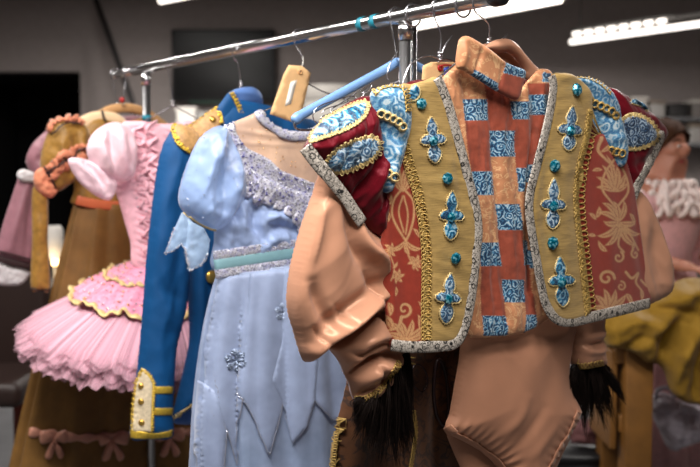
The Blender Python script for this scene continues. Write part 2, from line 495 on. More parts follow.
def patchwork():
    m = NM('patchwork brocade'); fine = m.noise(m.co((1, 1, 0.3)), 800, 2)
    def var(rgb, k=0.14, s=45):
        c = lin(rgb); return m.ramp(m.noise(m.co(), s, 4).outputs[0], [(0.3, shade(c, 1 - k)), (0.7, shade(c, 1 + k))])
    peach = m.mix(m.ramp(m.noise(m.co((1, 0, 1)), 38, 2, 0.4, 2.5).outputs[0], [(0.54, (0,0,0,1)), (0.57, (1,1,1,1)), (0.62, (1,1,1,1)), (0.65, (0,0,0,1))]), var((184, 126, 88)), lin((206, 160, 116)))
    red = var((146, 68, 48), 0.24)
    # paisley
    v = m.co((1, 0, 1)); sc = 60
    nz = m.noise(v, sc * 0.9, 2); off = m.n('ShaderNodeVectorMath'); off.operation = 'SCALE'; m.l(nz.outputs['Color'], off.inputs[0]); off.inputs['Scale'].default_value = 1.0 / sc
    add = m.n('ShaderNodeVectorMath'); add.operation = 'ADD'; m.l(v, add.inputs[0]); m.l(off.outputs[0], add.inputs[1])
    vo = m.n('ShaderNodeTexVoronoi'); vo.inputs['Scale'].default_value = sc; m.l(add.outputs[0], vo.inputs['Vector'])
    t = m.math('ADD', m.math('MULTIPLY', m.math('SINE', m.math('MULTIPLY', vo.outputs['Distance'], 21)), 0.26), 0.48)
    t = m.math('ADD', t, m.math('MULTIPLY', m.math('SUBTRACT', m.noise(v, 150, 2, 0.5, 1.2).outputs[0], 0.5), 0.9))
    blue = m.ramp(t, [(0.0, lin((18, 42, 70))), (0.36, lin((28, 62, 96))), (0.46, lin((62, 114, 150))), (0.62, lin((88, 140, 172))), (0.72, lin((160, 182, 194))), (1, lin((184, 200, 208)))])
    col = m.mix(m.attr('red'), peach, red); col = m.mix(m.attr('blue'), col, blue)
    m.base(col); m.set(Roughness=0.5, Specular_IOR_Level=0.4, Sheen_Weight=0.15); m.bump(fine.outputs[0], 0.2, 0.001); return m.m
MT['patchwork'] = patchwork()
MT['peachcollar'] = attr_mix('peach brocade', (206, 150, 108), [], 0.5)
def satin(name, rgb, rough=0.34, var=0.06):
    m = NM(name); c = lin(rgb); nz = m.noise(m.co((1, 1, 0.4)), 20, 4)
    m.base(m.ramp(nz.outputs[0], [(0.3, shade(c, 1 - var)), (0.7, shade(c, 1 + var))])); m.set(Roughness=rough, Specular_IOR_Level=0.5, Sheen_Weight=0.1)
    m.b.inputs['Specular Tint'].default_value = lin(tuple(min(255, q + 45) for q in rgb))
    nb = m.noise(m.co((1, 1, 0.45)), 16, 2, 0.4, 0.6); m.bump(nb.outputs[0], 0.22, 0.012); return m.m
MT['peachsatin'] = satin('peach satin', (178, 130, 104), 0.27)
MT['maroon'] = satin('maroon velvet satin', (86, 8, 20), 0.30)
MT['lycra'] = cloth('tan stretch jersey', (172, 122, 95), 0.6, 0.1, 1400, 0.06, 0.04, 20)
MT['lycraband'] = cloth('tan elastic', (172, 122, 95), 0.6, 0.2, 1400, 0.1, 0.05)
def silvertrim():
    m = NM('silver scroll ribbon'); v = m.co((1, 0, 1)); nz = m.noise(v, 260, 3, 0.6, 1.2)
    vo = m.n('ShaderNodeTexVoronoi'); vo.inputs['Scale'].default_value = 62; vo.feature = 'F1'; m.l(v, vo.inputs['Vector'])
    ring = m.ramp(vo.outputs['Distance'], [(0.0, (0,0,0,1)), (0.30, (0,0,0,1)), (0.33, (1,1,1,1)), (0.38, (1,1,1,1)), (0.42, (0,0,0,1))])
    base = m.ramp(nz.outputs[0], [(0.34, lin((34, 32, 32))), (0.42, lin((110, 104, 98))), (0.50, lin((172, 164, 154))), (0.70, lin((212, 204, 194)))])
    m.base(m.mix(ring, base, lin((24, 24, 26)))); m.set(Roughness=0.45, Metallic=0.15); m.bump(nz.outputs[0], 0.4, 0.001); return m.m
MT['silvertrim'] = silvertrim()
MT['goldcord'] = plain('gold thread', (190, 158, 90), 0.45, 0.35, bump=0.4, bs=1500, var=0.2)
MT['goldlight'] = plain('pale gold lace', (206, 182, 126), 0.5, 0.3, bump=0.4, bs=1500, var=0.25)
def gemmat(name, rgb):
    m = NM(name); g = m.n('ShaderNodeNewGeometry'); c = lin(rgb)
    vo = m.noise(m.co(), 170, 1); m.base(m.ramp(vo.outputs[0], [(0.35, shade(c, 0.35)), (0.5, c), (0.62, lin((150, 220, 236)))], 'LINEAR')); m.set(Roughness=0.08, Metallic=0.6, Specular_IOR_Level=0.8)
    return m.m
MT['gem'] = gemmat('turquoise gem', (20, 140, 170))
MT['fur'] = plain('dark brown fur', (26, 18, 15), 0.7, spec=0.12)
def robebrocade():
    m = NM('brown figured brocade'); v = m.co((1, 0, 1)); nz = m.noise(v, 16, 2, 0.4, 3.0)
    f = m.ramp(nz.outputs[0], [(0.50, (0,0,0,1)), (0.53, (1,1,1,1)), (0.57, (1,1,1,1)), (0.60, (0,0,0,1))])
    m.base(m.mix(f, m.ramp(m.noise(m.co(), 30, 3).outputs[0], [(0.3, lin((78, 44, 18))), (0.7, lin((98, 58, 26)))]), lin((52, 28, 14)))); m.set(Roughness=0.5, Sheen_Weight=0.2)
    m.bump(m.noise(m.co(), 700, 2).outputs[0], 0.2, 0.001); return m.m
MT['robe'] = robebrocade()
MT['icechiffon'] = sheer('ice blue chiffon', (162, 178, 212), 0.74, 0.5, tex=10)
MT['iceunder'] = cloth('ice blue satin', (136, 170, 200), 0.4, 0.2, 900, 0.08, 0.1, 30)
MT['icebodice'] = satin('ice blue crushed satin', (150, 170, 210), 0.3, 0.2)
MT['icesleeve'] = sheer('ice blue organza', (152, 178, 222), 0.66, 0.35, tex=10)
MT['icepoints'] = sheer('pale blue organza points', (176, 204, 236), 0.5, 0.4, tex=30)
MT['nudemesh'] = sheer('nude stretch mesh', (222, 186, 158), 0.72, 0.55, tex=12)
def lacemat(name, rgb, alpha=0.8, sc=160, rgb2=(120, 122, 190)):
    m = NM(name); c = lin(rgb); vo = m.n('ShaderNodeTexVoronoi'); vo.inputs['Scale'].default_value = sc; vo.feature = 'DISTANCE_TO_EDGE'; m.l(m.co((1, 0, 1)), vo.inputs['Vector'])
    nz = m.noise(m.co(), 90, 3); m.base(m.mix(m.ramp(nz.outputs[0], [(0.45, (0,0,0,1)), (0.62, (1,1,1,1))]), c, lin(rgb2)))
    a = m.ramp(vo.outputs['Distance'], [(0.0, WHITE), (0.12, WHITE), (0.2, (alpha,) * 3 + (1,))]); m.l(a, m.b.inputs['Alpha'])
    m.set(Roughness=0.4, Metallic=0.2); m.bump(vo.outputs['Distance'], 0.5, 0.002); return m.m
MT['lace'] = lacemat('silver lilac lace', (192, 192, 202), 0.4, rgb2=(158, 158, 192))
MT['bead'] = plain('crystal bead', (225, 228, 238), 0.12, 0.7)
MT['beadblue'] = plain('violet blue bead', (82, 82, 150), 0.15, 0.4)
MT['beadgold'] = plain('gold sequin', (235, 190, 110), 0.2, 0.9)
MT['aqua'] = plain('aqua velvet ribbon', (122, 164, 174), 0.6)
MT['silverfleck'] = plain('silver embroidery', (150, 165, 190), 0.35, 0.5, bump=0.3, bs=900)
MT['royal'] = cloth('royal blue wool', (0, 70, 122), 0.62, 0.0, 800, 0.1, 0.08, 18)
MT['liningblue'] = satin('periwinkle lining', (84, 116, 172), 0.4)
MT['goldbrocade'] = cloth('tan gold brocade', (176, 136, 88), 0.5, 0.2, 300, 0.4, 0.25, 140)
MT['goldbraid'] = plain('bright gold braid', (222, 186, 70), 0.35, 0.6, bump=0.5, bs=700, var=0.2)
MT['creamlace'] = cloth('cream lace', (206, 190, 160), 0.6, 0.2, 300, 0.5, 0.2, 150)
MT['brassbutton'] = plain('brass button', (205, 165, 80), 0.28, 0.85)
def tulle():
    m = NM('pink tulle'); q = m.n('ShaderNodeTexNoise'); q.noise_dimensions = '1D'; q.inputs['Scale'].default_value = 26; q.inputs['Detail'].default_value = 4
    m.l(m.attr('turn'), q.inputs['W']); c = lin((226, 172, 190)); m.base(m.ramp(q.outputs[0], [(0.3, shade(c, .82)), (0.7, shade(c, 1.15))])); m.set(Roughness=.7, Sheen_Weight=.3)
    al = m.ramp(q.outputs[0], [(0.32, (.35, .35, .35, 1)), (0.62, (.85, .85, .85, 1))])      # the net thins out to single threads at its cut edge
    m.l(m.math('MULTIPLY', al, m.math('SUBTRACT', 1.0, m.math('MULTIPLY', m.attr('rim'), 0.6))), m.b.inputs['Alpha']); return m.m
MT['pinktulle'] = tulle()
MT['pinkbroc'] = cloth('rose pink brocade', (216, 138, 164), 0.45, 0.3, 250, 0.4, 0.3, 90)
MT['pinkruffle'] = cloth('pale pink ruffle', (244, 184, 196), 0.6, 0.4, 300, 0.2, 0.15, 60)
MT['pinksheer'] = sheer('blush organza', (248, 212, 222), 0.82, 0.5, tex=14)
MT['olivegold'] = cloth('bronze gold taffeta', (116, 82, 36), 0.6, 0.05, 500, 0.15, 0.15, 25)
MT['goldsleeve'] = cloth('old gold velvet', (144, 106, 44), 0.5, 0.3, 400, 0.2, 0.25, 60)
MT['rustruffle'] = cloth('dusty coral ruffle', (204, 128, 96), 0.65, 0.3, 400, 0.2, 0.15, 50)
MT['rustbelt'] = cloth('rust satin', (196, 104, 66), 0.45, 0.2, 500, 0.1, 0.1, 30)
MT['darktrim'] = plain('dark ribbon', (40, 20, 22), 0.5)
MT['creamsheer'] = cloth('cream net', (226, 196, 156), 0.65, 0.3, 400, 0.15, 0.08, 30)
MT['bowpink'] = cloth('dusty pink ribbon', (196, 138, 116), 0.45, 0.3, 400, 0.1, 0.1, 40)
MT['mauve'] = cloth('mauve taffeta', (140, 96, 106), 0.5, 0.3, 400, 0.15, 0.12, 30)
MT['whitelace'] = cloth('white lace', (192, 188, 190), 0.7, 0.3, 300, 0.5, 0.12, 200)
# ------------------------------------------------------------------ the rack
L_RAIL = (RL - RR).length
PU_N, PU_F = on_rail(405.5), on_rail(146)
rack = empty('garment_rack', 'chrome wheeled garment rack carrying all the hanging costumes', 'clothes rack', loc=(PU_N.x, PU_N.y, 0))
ri = Matrix.Translation(-rack.location)
W = lambda p: ri @ Vector(p)
obj('rail', tube([W(on_rail(134)), W(RR)], 0.0145, 20), MT['chrome'], rack)
obj('rail_extension', tube([W(RL), W(on_rail(132))], 0.011, 16), MT['chrome'], rack)
for P_, nm in ((RR, 0), (RL, 1)):
    d = RD if nm else -RD
    r = 0.0185 if nm == 0 else 0.0125
    obj('end_cap', tube([W(P_ - d * 0.012), W(P_ - d * 0.006), W(P_ + d * 0.014), W(P_ + d * 0.02)], [r * .9, r, r, r * .75], 16), MT['blackplastic'] if nm == 0 else MT['chrome'], rack, label='black plastic end cap' if nm == 0 else None)
for P_, far in ((PU_N, 0), (PU_F, 1)):
    up = obj('upright', tube([W((P_.x, P_.y, 0.12)), W((P_.x, P_.y, RZ - 0.012))], 0.0125, 18), MT['steel'], rack)
    obj('joint_collar', tube([W((P_.x, P_.y, RZ - 0.05)), W((P_.x, P_.y, RZ - 0.014))], 0.0152, 18), MT['chrome'], rack)
    bb = obj('base_bar', tube([W(P_ + UU * 0.25 - Vector((0, 0, RZ - 0.12))), W(P_ - UU * 0.25 - Vector((0, 0, RZ - 0.12)))], 0.0125, 14), MT['chrome'], rack)
    for s in (-1, 1):
        q = P_ + UU * 0.235 * s; q.z = 0.055
        obj('caster', tube([W(q - RD * 0.012), W(q + RD * 0.012)], 0.05, 20), MT['blackplastic'], rack, label='black caster wheel')
    if far:
        for py in (118, 132):
            z = at_y(147, py, P_.y).z
            obj('tape_band', tube([W((P_.x, P_.y, z - 0.009)), W((P_.x, P_.y, z + 0.009))], 0.0138, 18), MT['teal'], rack, label='teal tape on the upright')
obj('bottom_bar', tube([W((PU_N.x, PU_N.y, 0.135)), W((PU_F.x, PU_F.y, 0.135))], 0.011, 14), MT['chrome'], rack)
pc = PU_N + UU * 0.024
obj('brace_rod', tube([W((pc.x, pc.y, 0.4)), W((pc.x, pc.y, RZ - 0.02))], 0.005, 10), MT['chrome'], rack)
for px in (363, 376):
    c = on_rail(px); obj('tape_band', tube([W(c - RD * 0.009), W(c + RD * 0.009)], 0.0152, 20), MT['teal'], rack, label='teal tape on the rail')
for px in (413, 463):
    c = on_rail(px); th = [2 * PI * k / 24 for k in range(24)]
    pts = [W(c + UU * (0.0195 * math.cos(a)) + Vector((0, 0, 0.0195 * math.sin(a) - (0.006 if a > PI else 0)))) for a in th]
    obj('ring_clip', tube(pts, 0.0022, 8, True), MT['wire'], rack)

# ------------------------------------------------------------------ wire hangers
def hook_pts(fr, neck, bend=None):
    """the open hook over the rail then down to the neck pixel (local points)"""
    r = 0.0185
    pts = [Vector((math.cos(a) * r * s_, 0, math.sin(a) * r + 0.001)) for a, s_ in ((-0.5, 1.25), (0.0, 1.1), (0.7, 1), (1.57, 1), (2.4, 1.0), (3.0, 1.05))]
    nk = fr.P(*neck)
    pts += [Vector((-0.012, 0, -0.022))] + ([fr.P(*bend)] if bend else [Vector((-0.004 + nk.x * .3, 0, nk.z * 0.5))]) + [nk]
    return pts
def wire_hanger(name, fr, neck, arm_a, arm_b, label, bend=None, tail=None, cat='hanger', group=None, rad=0.0016, extra=None):
    h = empty(name, label, cat, fr, group=group or 'wire hangers along the rail')
    obj('hook', tube(curve3(hook_pts(fr, neck, bend), 6), rad, 8), MT['wire'], h)
    n0 = fr.P(*neck)
    tw = []
    for k in range(60):
        a = k / 59; tw.append(n0 + Vector((0.0035 * math.cos(a * 22), 0.0035 * math.sin(a * 22), -0.022 * a + 0.008)))
    obj('twisted_neck', tube(tw, 0.0016, 6), MT['wire'], h)
    b = n0 + Vector((0, 0, -0.008))
    for arm in (arm_a, arm_b):
        pts = [b] + [fr.P(p[0], p[1], p[2] if len(p) > 2 else 0) for p in arm]
        obj('shoulder_arm', tube(curve3(pts, 5), rad, 8), MT['wire'], h)
    if tail: obj('wire_tail', tube(curve3([b] + [fr.P(*p) for p in tail], 5), rad * 0.9, 6), MT['wire'], h)
    return h
def kraft_tag(fr, outline, n, label, hole, strip=None, parent_label=None, string=None):
    t = empty('garment_tag', label, 'tag', fr, group='kraft tags on the hangers')
    obj('card', pillow(fr, outline, n, 0.0006, 3, 4, smooth=False, back=1), MT['kraft'], t)
    c = fr.P(hole[0], hole[1], n + 0.001)
    ring = [c + Vector((0.0045 * math.cos(a), -0.0008, 0.0045 * math.sin(a))) for a in [2*PI*k/20 for k in range(20)]]
    obj('eyelet', tube(ring, 0.0022, 6, True), MT['redp'] if parent_label is None else MT['wood'], t)
    if string: obj('string', tube(curve3([fr.P(*p) for p in string], 6), 0.0009, 6), MT['paper'], t)
    if strip: obj('written_strip', pillow(fr, strip, n + 0.0012, 0.0003, 3, 5, smooth=False, back=1), MT['paper'], t)
    return t

# ------------------------------------------------------------------ FRONT COSTUME : leotard with patchwork bodice
fA = Fr(on_rail(480))
XC, HW = 512.0, 152.0
def torso(k=0.055, xc=XC, hw=HW):
    return lambda Q: k * np.sqrt(np.clip(1 - ((Q[:, 0] - xc) / hw) ** 2, 0.0, 1))
leo = empty('leotard', 'tan leotard with patchwork front, stand collar and fur-cuffed peach sleeves', 'leotard', fA)
fold_leo = fold([
    ([(458, 345), (500, 338), (560, 332)], 5, 0.004), ([(470, 352), (505, 345), (520, 336)], 4, -0.003),
    ([(520, 336), (512, 370), (500, 420)], 12, 0.003), ([(545, 345), (535, 385), (510, 430)], 10, -0.003),
    ([(470, 350), (472, 390), (480, 425)], 9, 0.003), ([(556, 345), (560, 380), (566, 405)], 8, -0.003),
    ([(486, 438), (505, 415), (512, 395)], 5, 0.004), ([(500, 452), (517, 425), (530, 405)], 5, -0.004), ([(515, 460), (530, 440), (545, 420)], 5, 0.003)])
def gather(Q):
    d1, t1 = seg_dist(Q, smooth_path([(446, 428), (477, 444), (500, 462), (507, 480)], 3)); d2, t2 = seg_dist(Q, smooth_path([(579, 410), (570, 430), (556, 452), (545, 480)], 3))
    return 0.0032 * np.exp(-(d1 / 11) ** 2) * np.sin(t1 * 75) + 0.0032 * np.exp(-(d2 / 12) ** 2) * np.sin(t2 * 60) + fold_leo(Q)
body_o = [(464, 318), (490, 318), (518, 316), (545, 312), (576, 308), (571, 345), (568, 372), (571, 392), (579, 411), (570, 432), (557, 454), (546, 478), (538, 505), (516, 508), (508, 482), (498, 463), (478, 446), (447, 430), (450, 412), (454, 388), (459, 360), (461, 340)]
leo_body = pillow(fA, body_o, 0.0, 0.042, 55, 2.2, gather, base=lambda Q: 0 * Q[:, 0] - 0.02, back=0.25, step=2)
obj('body', leo_body, MT['lycra'], leo)
sb = Surf(fA, leo_body)
obj('leg_band', band(sb, [(446, 430), (462, 437), (478, 446), (498, 462), (508, 482), (515, 506)], 8, 0.0022, 0.0015), MT['lycraband'], leo)
obj('leg_band', band(sb, [(579, 411), (570, 432), (557, 454), (546, 478), (539, 505)], 8, 0.0022, 0.0015), MT['lycraband'], leo)
obj('back_panel', pillow(fA, [(452, 412), (447, 432), (452, 448), (466, 480), (480, 515), (510, 525), (540, 512), (556, 470), (575, 425), (572, 400), (520, 380), (470, 385)], -0.045, 0.012, 30, 5, back=0.4), MT['lycra'], leo)
# patchwork bodice
def poly_mask(polys):
    def f(Q):
        m = np.zeros(len(Q))
        for p in polys: m = np.maximum(m, inside(Q, p).astype(float))
        return m
    return f
def col(xa, xb):                         # a column strip between two edge polylines
    A = lin_path(xa, 2); B = lin_path(xb, 2)
    def seg(y0, y1, k=None):
        yy = [y0, (y0 + y1) / 2, y1]
        ax = [np.interp(y, A[:, 1], A[:, 0]) for y in yy]; bx = [np.interp(y, B[:, 1], B[:, 0]) for y in yy]
        return [(ax[0], y0), (bx[0], y0), (bx[1], yy[1]), (bx[2], y1), (ax[2], y1), (ax[1], yy[1])]
    return seg
e0 = [(452, 70), (461, 100), (463, 140), (470, 180), (476, 240), (478, 270), (479, 315), (481, 335)]
e1 = [(478, 70), (484, 100), (487, 130), (491, 180), (496, 220), (499, 260), (502, 300), (505, 335)]
e2 = [(502, 70), (507, 100), (511, 130), (514, 180), (518, 230), (520, 270), (523, 300), (522, 335)]
e3 = [(526, 70), (527, 120), (527, 165), (525, 200), (527, 250), (530, 290), (536, 335)]
e4 = [(550, 70), (546, 110), (540, 150), (533, 190), (536, 250), (545, 290), (552, 335)]
c1, c2, c3, c4 = col(e0, e1), col(e1, e2), col(e2, e3), col(e3, e4)
blue = [c1(99, 121), c1(171, 195), c1(242, 266), c1(315, 335), c2(131, 157), c2(204, 230), c2(279, 302), c3(101, 119), c3(168, 192), c3(240, 265), c3(314, 335), c4(95, 115), c4(165, 183), c4(250, 268), [(540, 72), (550, 74), (548, 83), (539, 82)]]
red = [c1(121, 171), c1(266, 315), c2(84, 131), c2(230, 279), c3(119, 168), c3(265, 314), c4(115, 165), c4(83, 95)]
fold_bod = fold([
    ([(529, 85), (533, 130), (527, 180), (525, 230), (528, 290)], 4, -0.012), ([(522, 105), (522, 160), (519, 220), (522, 280)], 5, 0.006),
    ([(487, 95), (490, 140), (495, 200), (500, 250), (504, 320)], 3.5, -0.006), ([(496, 100), (500, 150), (506, 210), (511, 280), (512, 325)], 7, 0.005),
    ([(472, 110), (477, 160), (484, 210), (490, 270)], 6, 0.003), ([(484, 205), (490, 240), (492, 300)], 3, -0.004), ([(505, 300), (512, 318), (510, 332)], 5, 0.006),
    ([(460, 75), (464, 95), (466, 118)], 4, -0.006), ([(541, 85), (540, 120), (535, 150)], 4, 0.005)])
wr1 = wrinkle(0.0012, 16, 3.3)
bod_o = [(440, 84), (455, 66), (462, 66), (476, 74), (496, 86), (516, 92), (530, 78), (540, 69), (553, 76), (552, 120), (545, 150), (538, 190), (538, 235), (547, 280), (552, 312), (541, 324), (522, 333), (500, 337), (478, 338), (466, 334), (462, 310), (470, 280), (472, 240), (470, 210), (460, 172), (447, 110)]
bodice = pillow(fA, bod_o, 0.0, 0.006, 8, 1.25, lambda Q: fold_bod(Q) + wr1(Q) + ridged(0.0022, 9, 1.1, 85, 5)(Q), attrs={'blue': poly_mask(blue), 'red': poly_mask(red)}, base=lambda Q: torso(0.052)(Q) - 0.022, back=0.3, step=2)
obj('patchwork_bodice', bodice, MT['patchwork'], leo, label='patchwork of peach, rust and blue paisley squares')
# stand collar
col_o = [(456, 66), (458, 44), (461, 38), (467, 36), (477, 41), (489, 49), (503, 61), (514, 66), (525, 71), (523, 84), (518, 99), (509, 98), (496, 91), (485, 84), (474, 77), (464, 71)]
cb = [[(503, 60), (527, 70), (524, 79), (501, 73)], [(472, 69), (496, 84), (497, 93), (470, 80)]]
cr = [[(501, 73), (524, 79), (520, 102), (494, 94), (497, 84)]]
fold_col = fold([([(461, 42), (462, 56), (460, 66)], 4, 0.006), ([(480, 46), (477, 60), (473, 72)], 2.0, -0.004), ([(468, 40), (490, 55), (520, 72)], 4, 0.004), ([(500, 66), (498, 82), (496, 90)], 1.8, -0.003)])
collar = pillow(fA, col_o, 0.036, 0.007, 6, 1.2, fold_col, attrs={'blue': poly_mask(cb), 'red': poly_mask(cr)}, base=lambda Q: 0.02 * np.sqrt(np.clip(1 - ((Q[:, 0] - 492) / 48) ** 2, 0, 1)), back=0.4, step=1.5)
ca = obj('collar', collar, MT['patchwork'], leo)
carch = [(486, 48), (491, 42), (499, 39), (508, 39), (516, 44), (524, 54), (532, 63), (539, 71), (535, 83), (527, 80), (522, 68), (514, 57), (506, 52), (496, 53)]
zero = lambda Q: 0 * Q[:, 0]
obj('collar_back', pillow(fA, carch, -0.012, 0.012, 8, 1.5, fold([([(495, 46), (508, 46), (520, 58), (532, 74)], 4, 0.004)]), attrs={'blue': zero, 'red': zero}, step=1.5), MT['peachsatin'], leo)
obj('collar_lining', pillow(fA, [(484, 44), (497, 47), (512, 54), (521, 66), (524, 76), (505, 68), (488, 56)], -0.03, 0.004, 8, 2.5), MT['lycra'], leo)

# satin sleeves
f_sl = fold([
    ([(322, 182), (305, 220), (295, 265), (294, 305), (306, 345)], 9, 0.016),
    ([(330, 196), (325, 230), (318, 270), (312, 300)], 14, 0.008), ([(345, 210), (352, 240), (372, 262), (384, 290)], 7, 0.022), ([(338, 212), (342, 245), (354, 270), (366, 290)], 8, -0.014),
    ([(298, 280), (307, 305), (318, 325)], 6, -0.013), ([(306, 350), (325, 330), (352, 308), (380, 288)], 8, 0.022), ([(322, 346), (342, 332), (362, 316), (386, 312)], 5, -0.034),
    ([(304, 340), (318, 318), (345, 296), (372, 276)], 6, -0.010), ([(340, 362), (352, 342), (372, 334), (390, 338)], 7, 0.015), ([(346, 374), (362, 356), (376, 352), (392, 352)], 4, -0.020),
    ([(352, 384), (368, 368), (384, 362)], 6, 0.014), ([(356, 392), (374, 382), (390, 366)], 4, -0.012), ([(366, 364), (372, 374), (380, 380)], 3, -0.008), ([(340, 350), (352, 352), (360, 346)], 3, -0.01),
    ([(372, 248), (378, 270), (386, 300)], 5, -0.015)])
wr2 = wrinkle(0.003, 60, 1.7, 1.0, 0.6)
cr_sl = crease([([(324, 347), (340, 334), (356, 320), (370, 312)], 5, -0.022), ([(300, 322), (308, 334), (316, 342)], 3, -0.008), ([(352, 268), (362, 288), (372, 300), (380, 304)], 4, -0.014), ([(346, 374), (360, 358), (372, 354), (380, 358)], 2.5, -0.014), ([(352, 350), (364, 342), (384, 340)], 2.5, -0.012), ([(356, 392), (368, 380), (374, 372)], 2.5, -0.010), ([(366, 362), (372, 371), (380, 376)], 2.0, -0.009),
    ([(314, 200), (308, 230), (300, 262)], 3, 0.006), ([(306, 352), (330, 326), (356, 304), (376, 292)], 4, 0.010), ([(330, 210), (338, 240), (350, 262)], 3, -0.007), ([(340, 362), (356, 352), (372, 346)], 3, 0.008), ([(318, 300), (330, 312), (338, 322)], 3, -0.006)])
sl_o = [(322, 172), (312, 196), (302, 222), (292, 258), (287, 290), (288, 312), (295, 336), (300, 354), (305, 362), (314, 356), (324, 347), (333, 354), (342, 367), (349, 384), (356, 402), (368, 401), (380, 394), (391, 381), (400, 363), (397, 345), (394, 320), (393, 285), (392, 255), (386, 236), (366, 226), (350, 206), (336, 184)]
sleeve = pillow(fA, sl_o, -0.012, 0.040, 36, 1.8, lambda Q: f_sl(Q) + wr2(Q) + cr_sl(Q) + ridged(0.0032, 34, 4.2, -42, 3.2)(Q), back=0.8, step=1.8)
sl = obj('sleeve', sleeve, MT['peachsatin'], leo)
ss = Surf(fA, sleeve)
obj('cuff_braid', braid(ss, [(355, 398), (366, 398), (378, 391), (389, 379), (399, 362)], 3.2, 2.6, 0.0012, 0.002), MT['goldcord'], sl, label='gold beaded cuff braid')
f_sr = fold([([(638, 200), (646, 230), (656, 265), (660, 290)], 6, 0.012), ([(642, 215), (641, 250), (646, 285)], 7, -0.01), ([(650, 215), (662, 255), (664, 285)], 4, -0.006)])
slr_o = [(632, 188), (642, 200), (651, 216), (659, 240), (666, 266), (669, 284), (664, 294), (653, 301), (640, 306), (622, 300), (616, 250), (620, 205)]
sleeve_r = pillow(fA, slr_o, -0.012, 0.036, 22, 2, lambda Q: f_sr(Q) + wr2(Q) + ridged(0.004, 14, 3.1, 75, 3.5)(Q), back=0.8, step=2)
sr = obj('sleeve', sleeve_r, MT['peachsatin'], leo)
f_sd = fold([([(573, 336), (588, 334), (600, 330)], 3, 0.007), ([(573, 343), (588, 342), (601, 338)], 2.5, -0.01), ([(574, 350), (588, 350), (602, 346)], 3, 0.006), ([(580, 330), (578, 350), (578, 364)], 4, 0.005)])
lower = pillow(fA, [(571, 312), (600, 308), (601, 330), (602, 350), (603, 364), (590, 367), (575, 368), (571, 350), (570, 330)], -0.02, 0.03, 14, 1.6, f_sd, back=0.8, step=1.6)
lo = obj('forearm_sleeve', lower, MT['peachsatin'], leo); sd = Surf(fA, lower)
obj('cuff_braid', braid(sd, [(574, 366), (588, 365), (603, 362)], 3.2, 2.6, 0.0012, 0.002), MT['goldcord'], lo, label='gold beaded cuff braid')
def fur(fr, top, tips, count, n0, depth, wid=0.0008, seed=1, curl=4.0):
    rnd = random.Random(seed); T = smooth_path(top, 1); B = smooth_path(tips, 1); V, Fc = [], []
    clumps = [(min(1, max(0, (c + .5) / 34 + rnd.gauss(0, .03))), rnd.uniform(.72, 1.08), rnd.gauss(0, curl), rnd.uniform(-1, 1)) for c in range(34)]
    for k in range(count):
        u = rnd.random(); a = T[int(u * (len(T) - 1))]; cc = min(clumps, key=lambda q: abs(q[0] - u) + .03 * rnd.random()); u2 = min(1, max(0, cc[0] + rnd.gauss(0, 0.018))); b = B[int(u2 * (len(B) - 1))]
        ln = rnd.uniform(0.55, 1.06) if rnd.random() < 0.8 else rnd.uniform(0.3, 0.7)
        ln *= cc[1]; dn = .6 * cc[3] + .4 * rnd.uniform(-1, 1); bow = rnd.gauss(0, curl * .6); sw = cc[2] + rnd.gauss(0, curl * .25)
        pts = []
        for j in range(7):
            t = j / 6; x = a[0] + (b[0] - a[0]) * t * ln + bow * math.sin(t * PI) + sw * t * t; y = a[1] - 3 + (b[1] - a[1] + 3) * t * ln
            n = n0 + dn * depth * (0.5 + 0.5 * math.sin(PI * min(1, t * 1.2))) + rnd.gauss(0, 0.001)
            pts.append(fr.P(x, y, n))
        w = wid * rnd.uniform(0.7, 1.5)
        g = tube(pts, [w, w, w * .95, w * .85, w * .7, w * .45, w * .12], 3); o = len(V); V += g[0]; Fc += [[i + o for i in f] for f in g[1]]
    return (V, Fc)
def furcore(fr, o, n): return pillow(fr, o, n, 0.018, 16, 3, back=1)
fu = obj('fur_cuff', join(furcore(fA, [(359, 398), (376, 394), (392, 380), (401, 360), (406, 375), (405, 400), (396, 418), (386, 424), (374, 416), (364, 408)], -0.008), fur(fA, [(357, 400), (372, 398), (388, 384), (400, 362), (409, 350)], [(352, 416), (362, 444), (384, 462), (400, 468), (412, 460), (414, 425)], 1700, 0.0, 0.026, seed=3)), MT['fur'], leo, kind='stuff', label='long dark brown fur fringe')
fu2 = obj('fur_cuff', join(furcore(fA, [(576, 366), (601, 364), (605, 380), (602, 394), (592, 402), (582, 398), (576, 385)], -0.028), fur(fA, [(573, 367), (588, 367), (603, 364)], [(566, 400), (578, 425), (590, 436), (604, 430), (617, 412), (618, 396)], 1300, -0.02, 0.026, seed=4)), MT['fur'], leo, kind='stuff', label='long dark brown fur fringe')

# ------------------------------------------------------------------ FRONT COSTUME : brocade jacket
jac = empty('jacket', 'mustard and red brocade short jacket with maroon cap sleeves and paisley crosses', 'jacket', fA)
BASE = lambda k0: (lambda Q: torso(0.058)(Q) - 0.012 + k0)
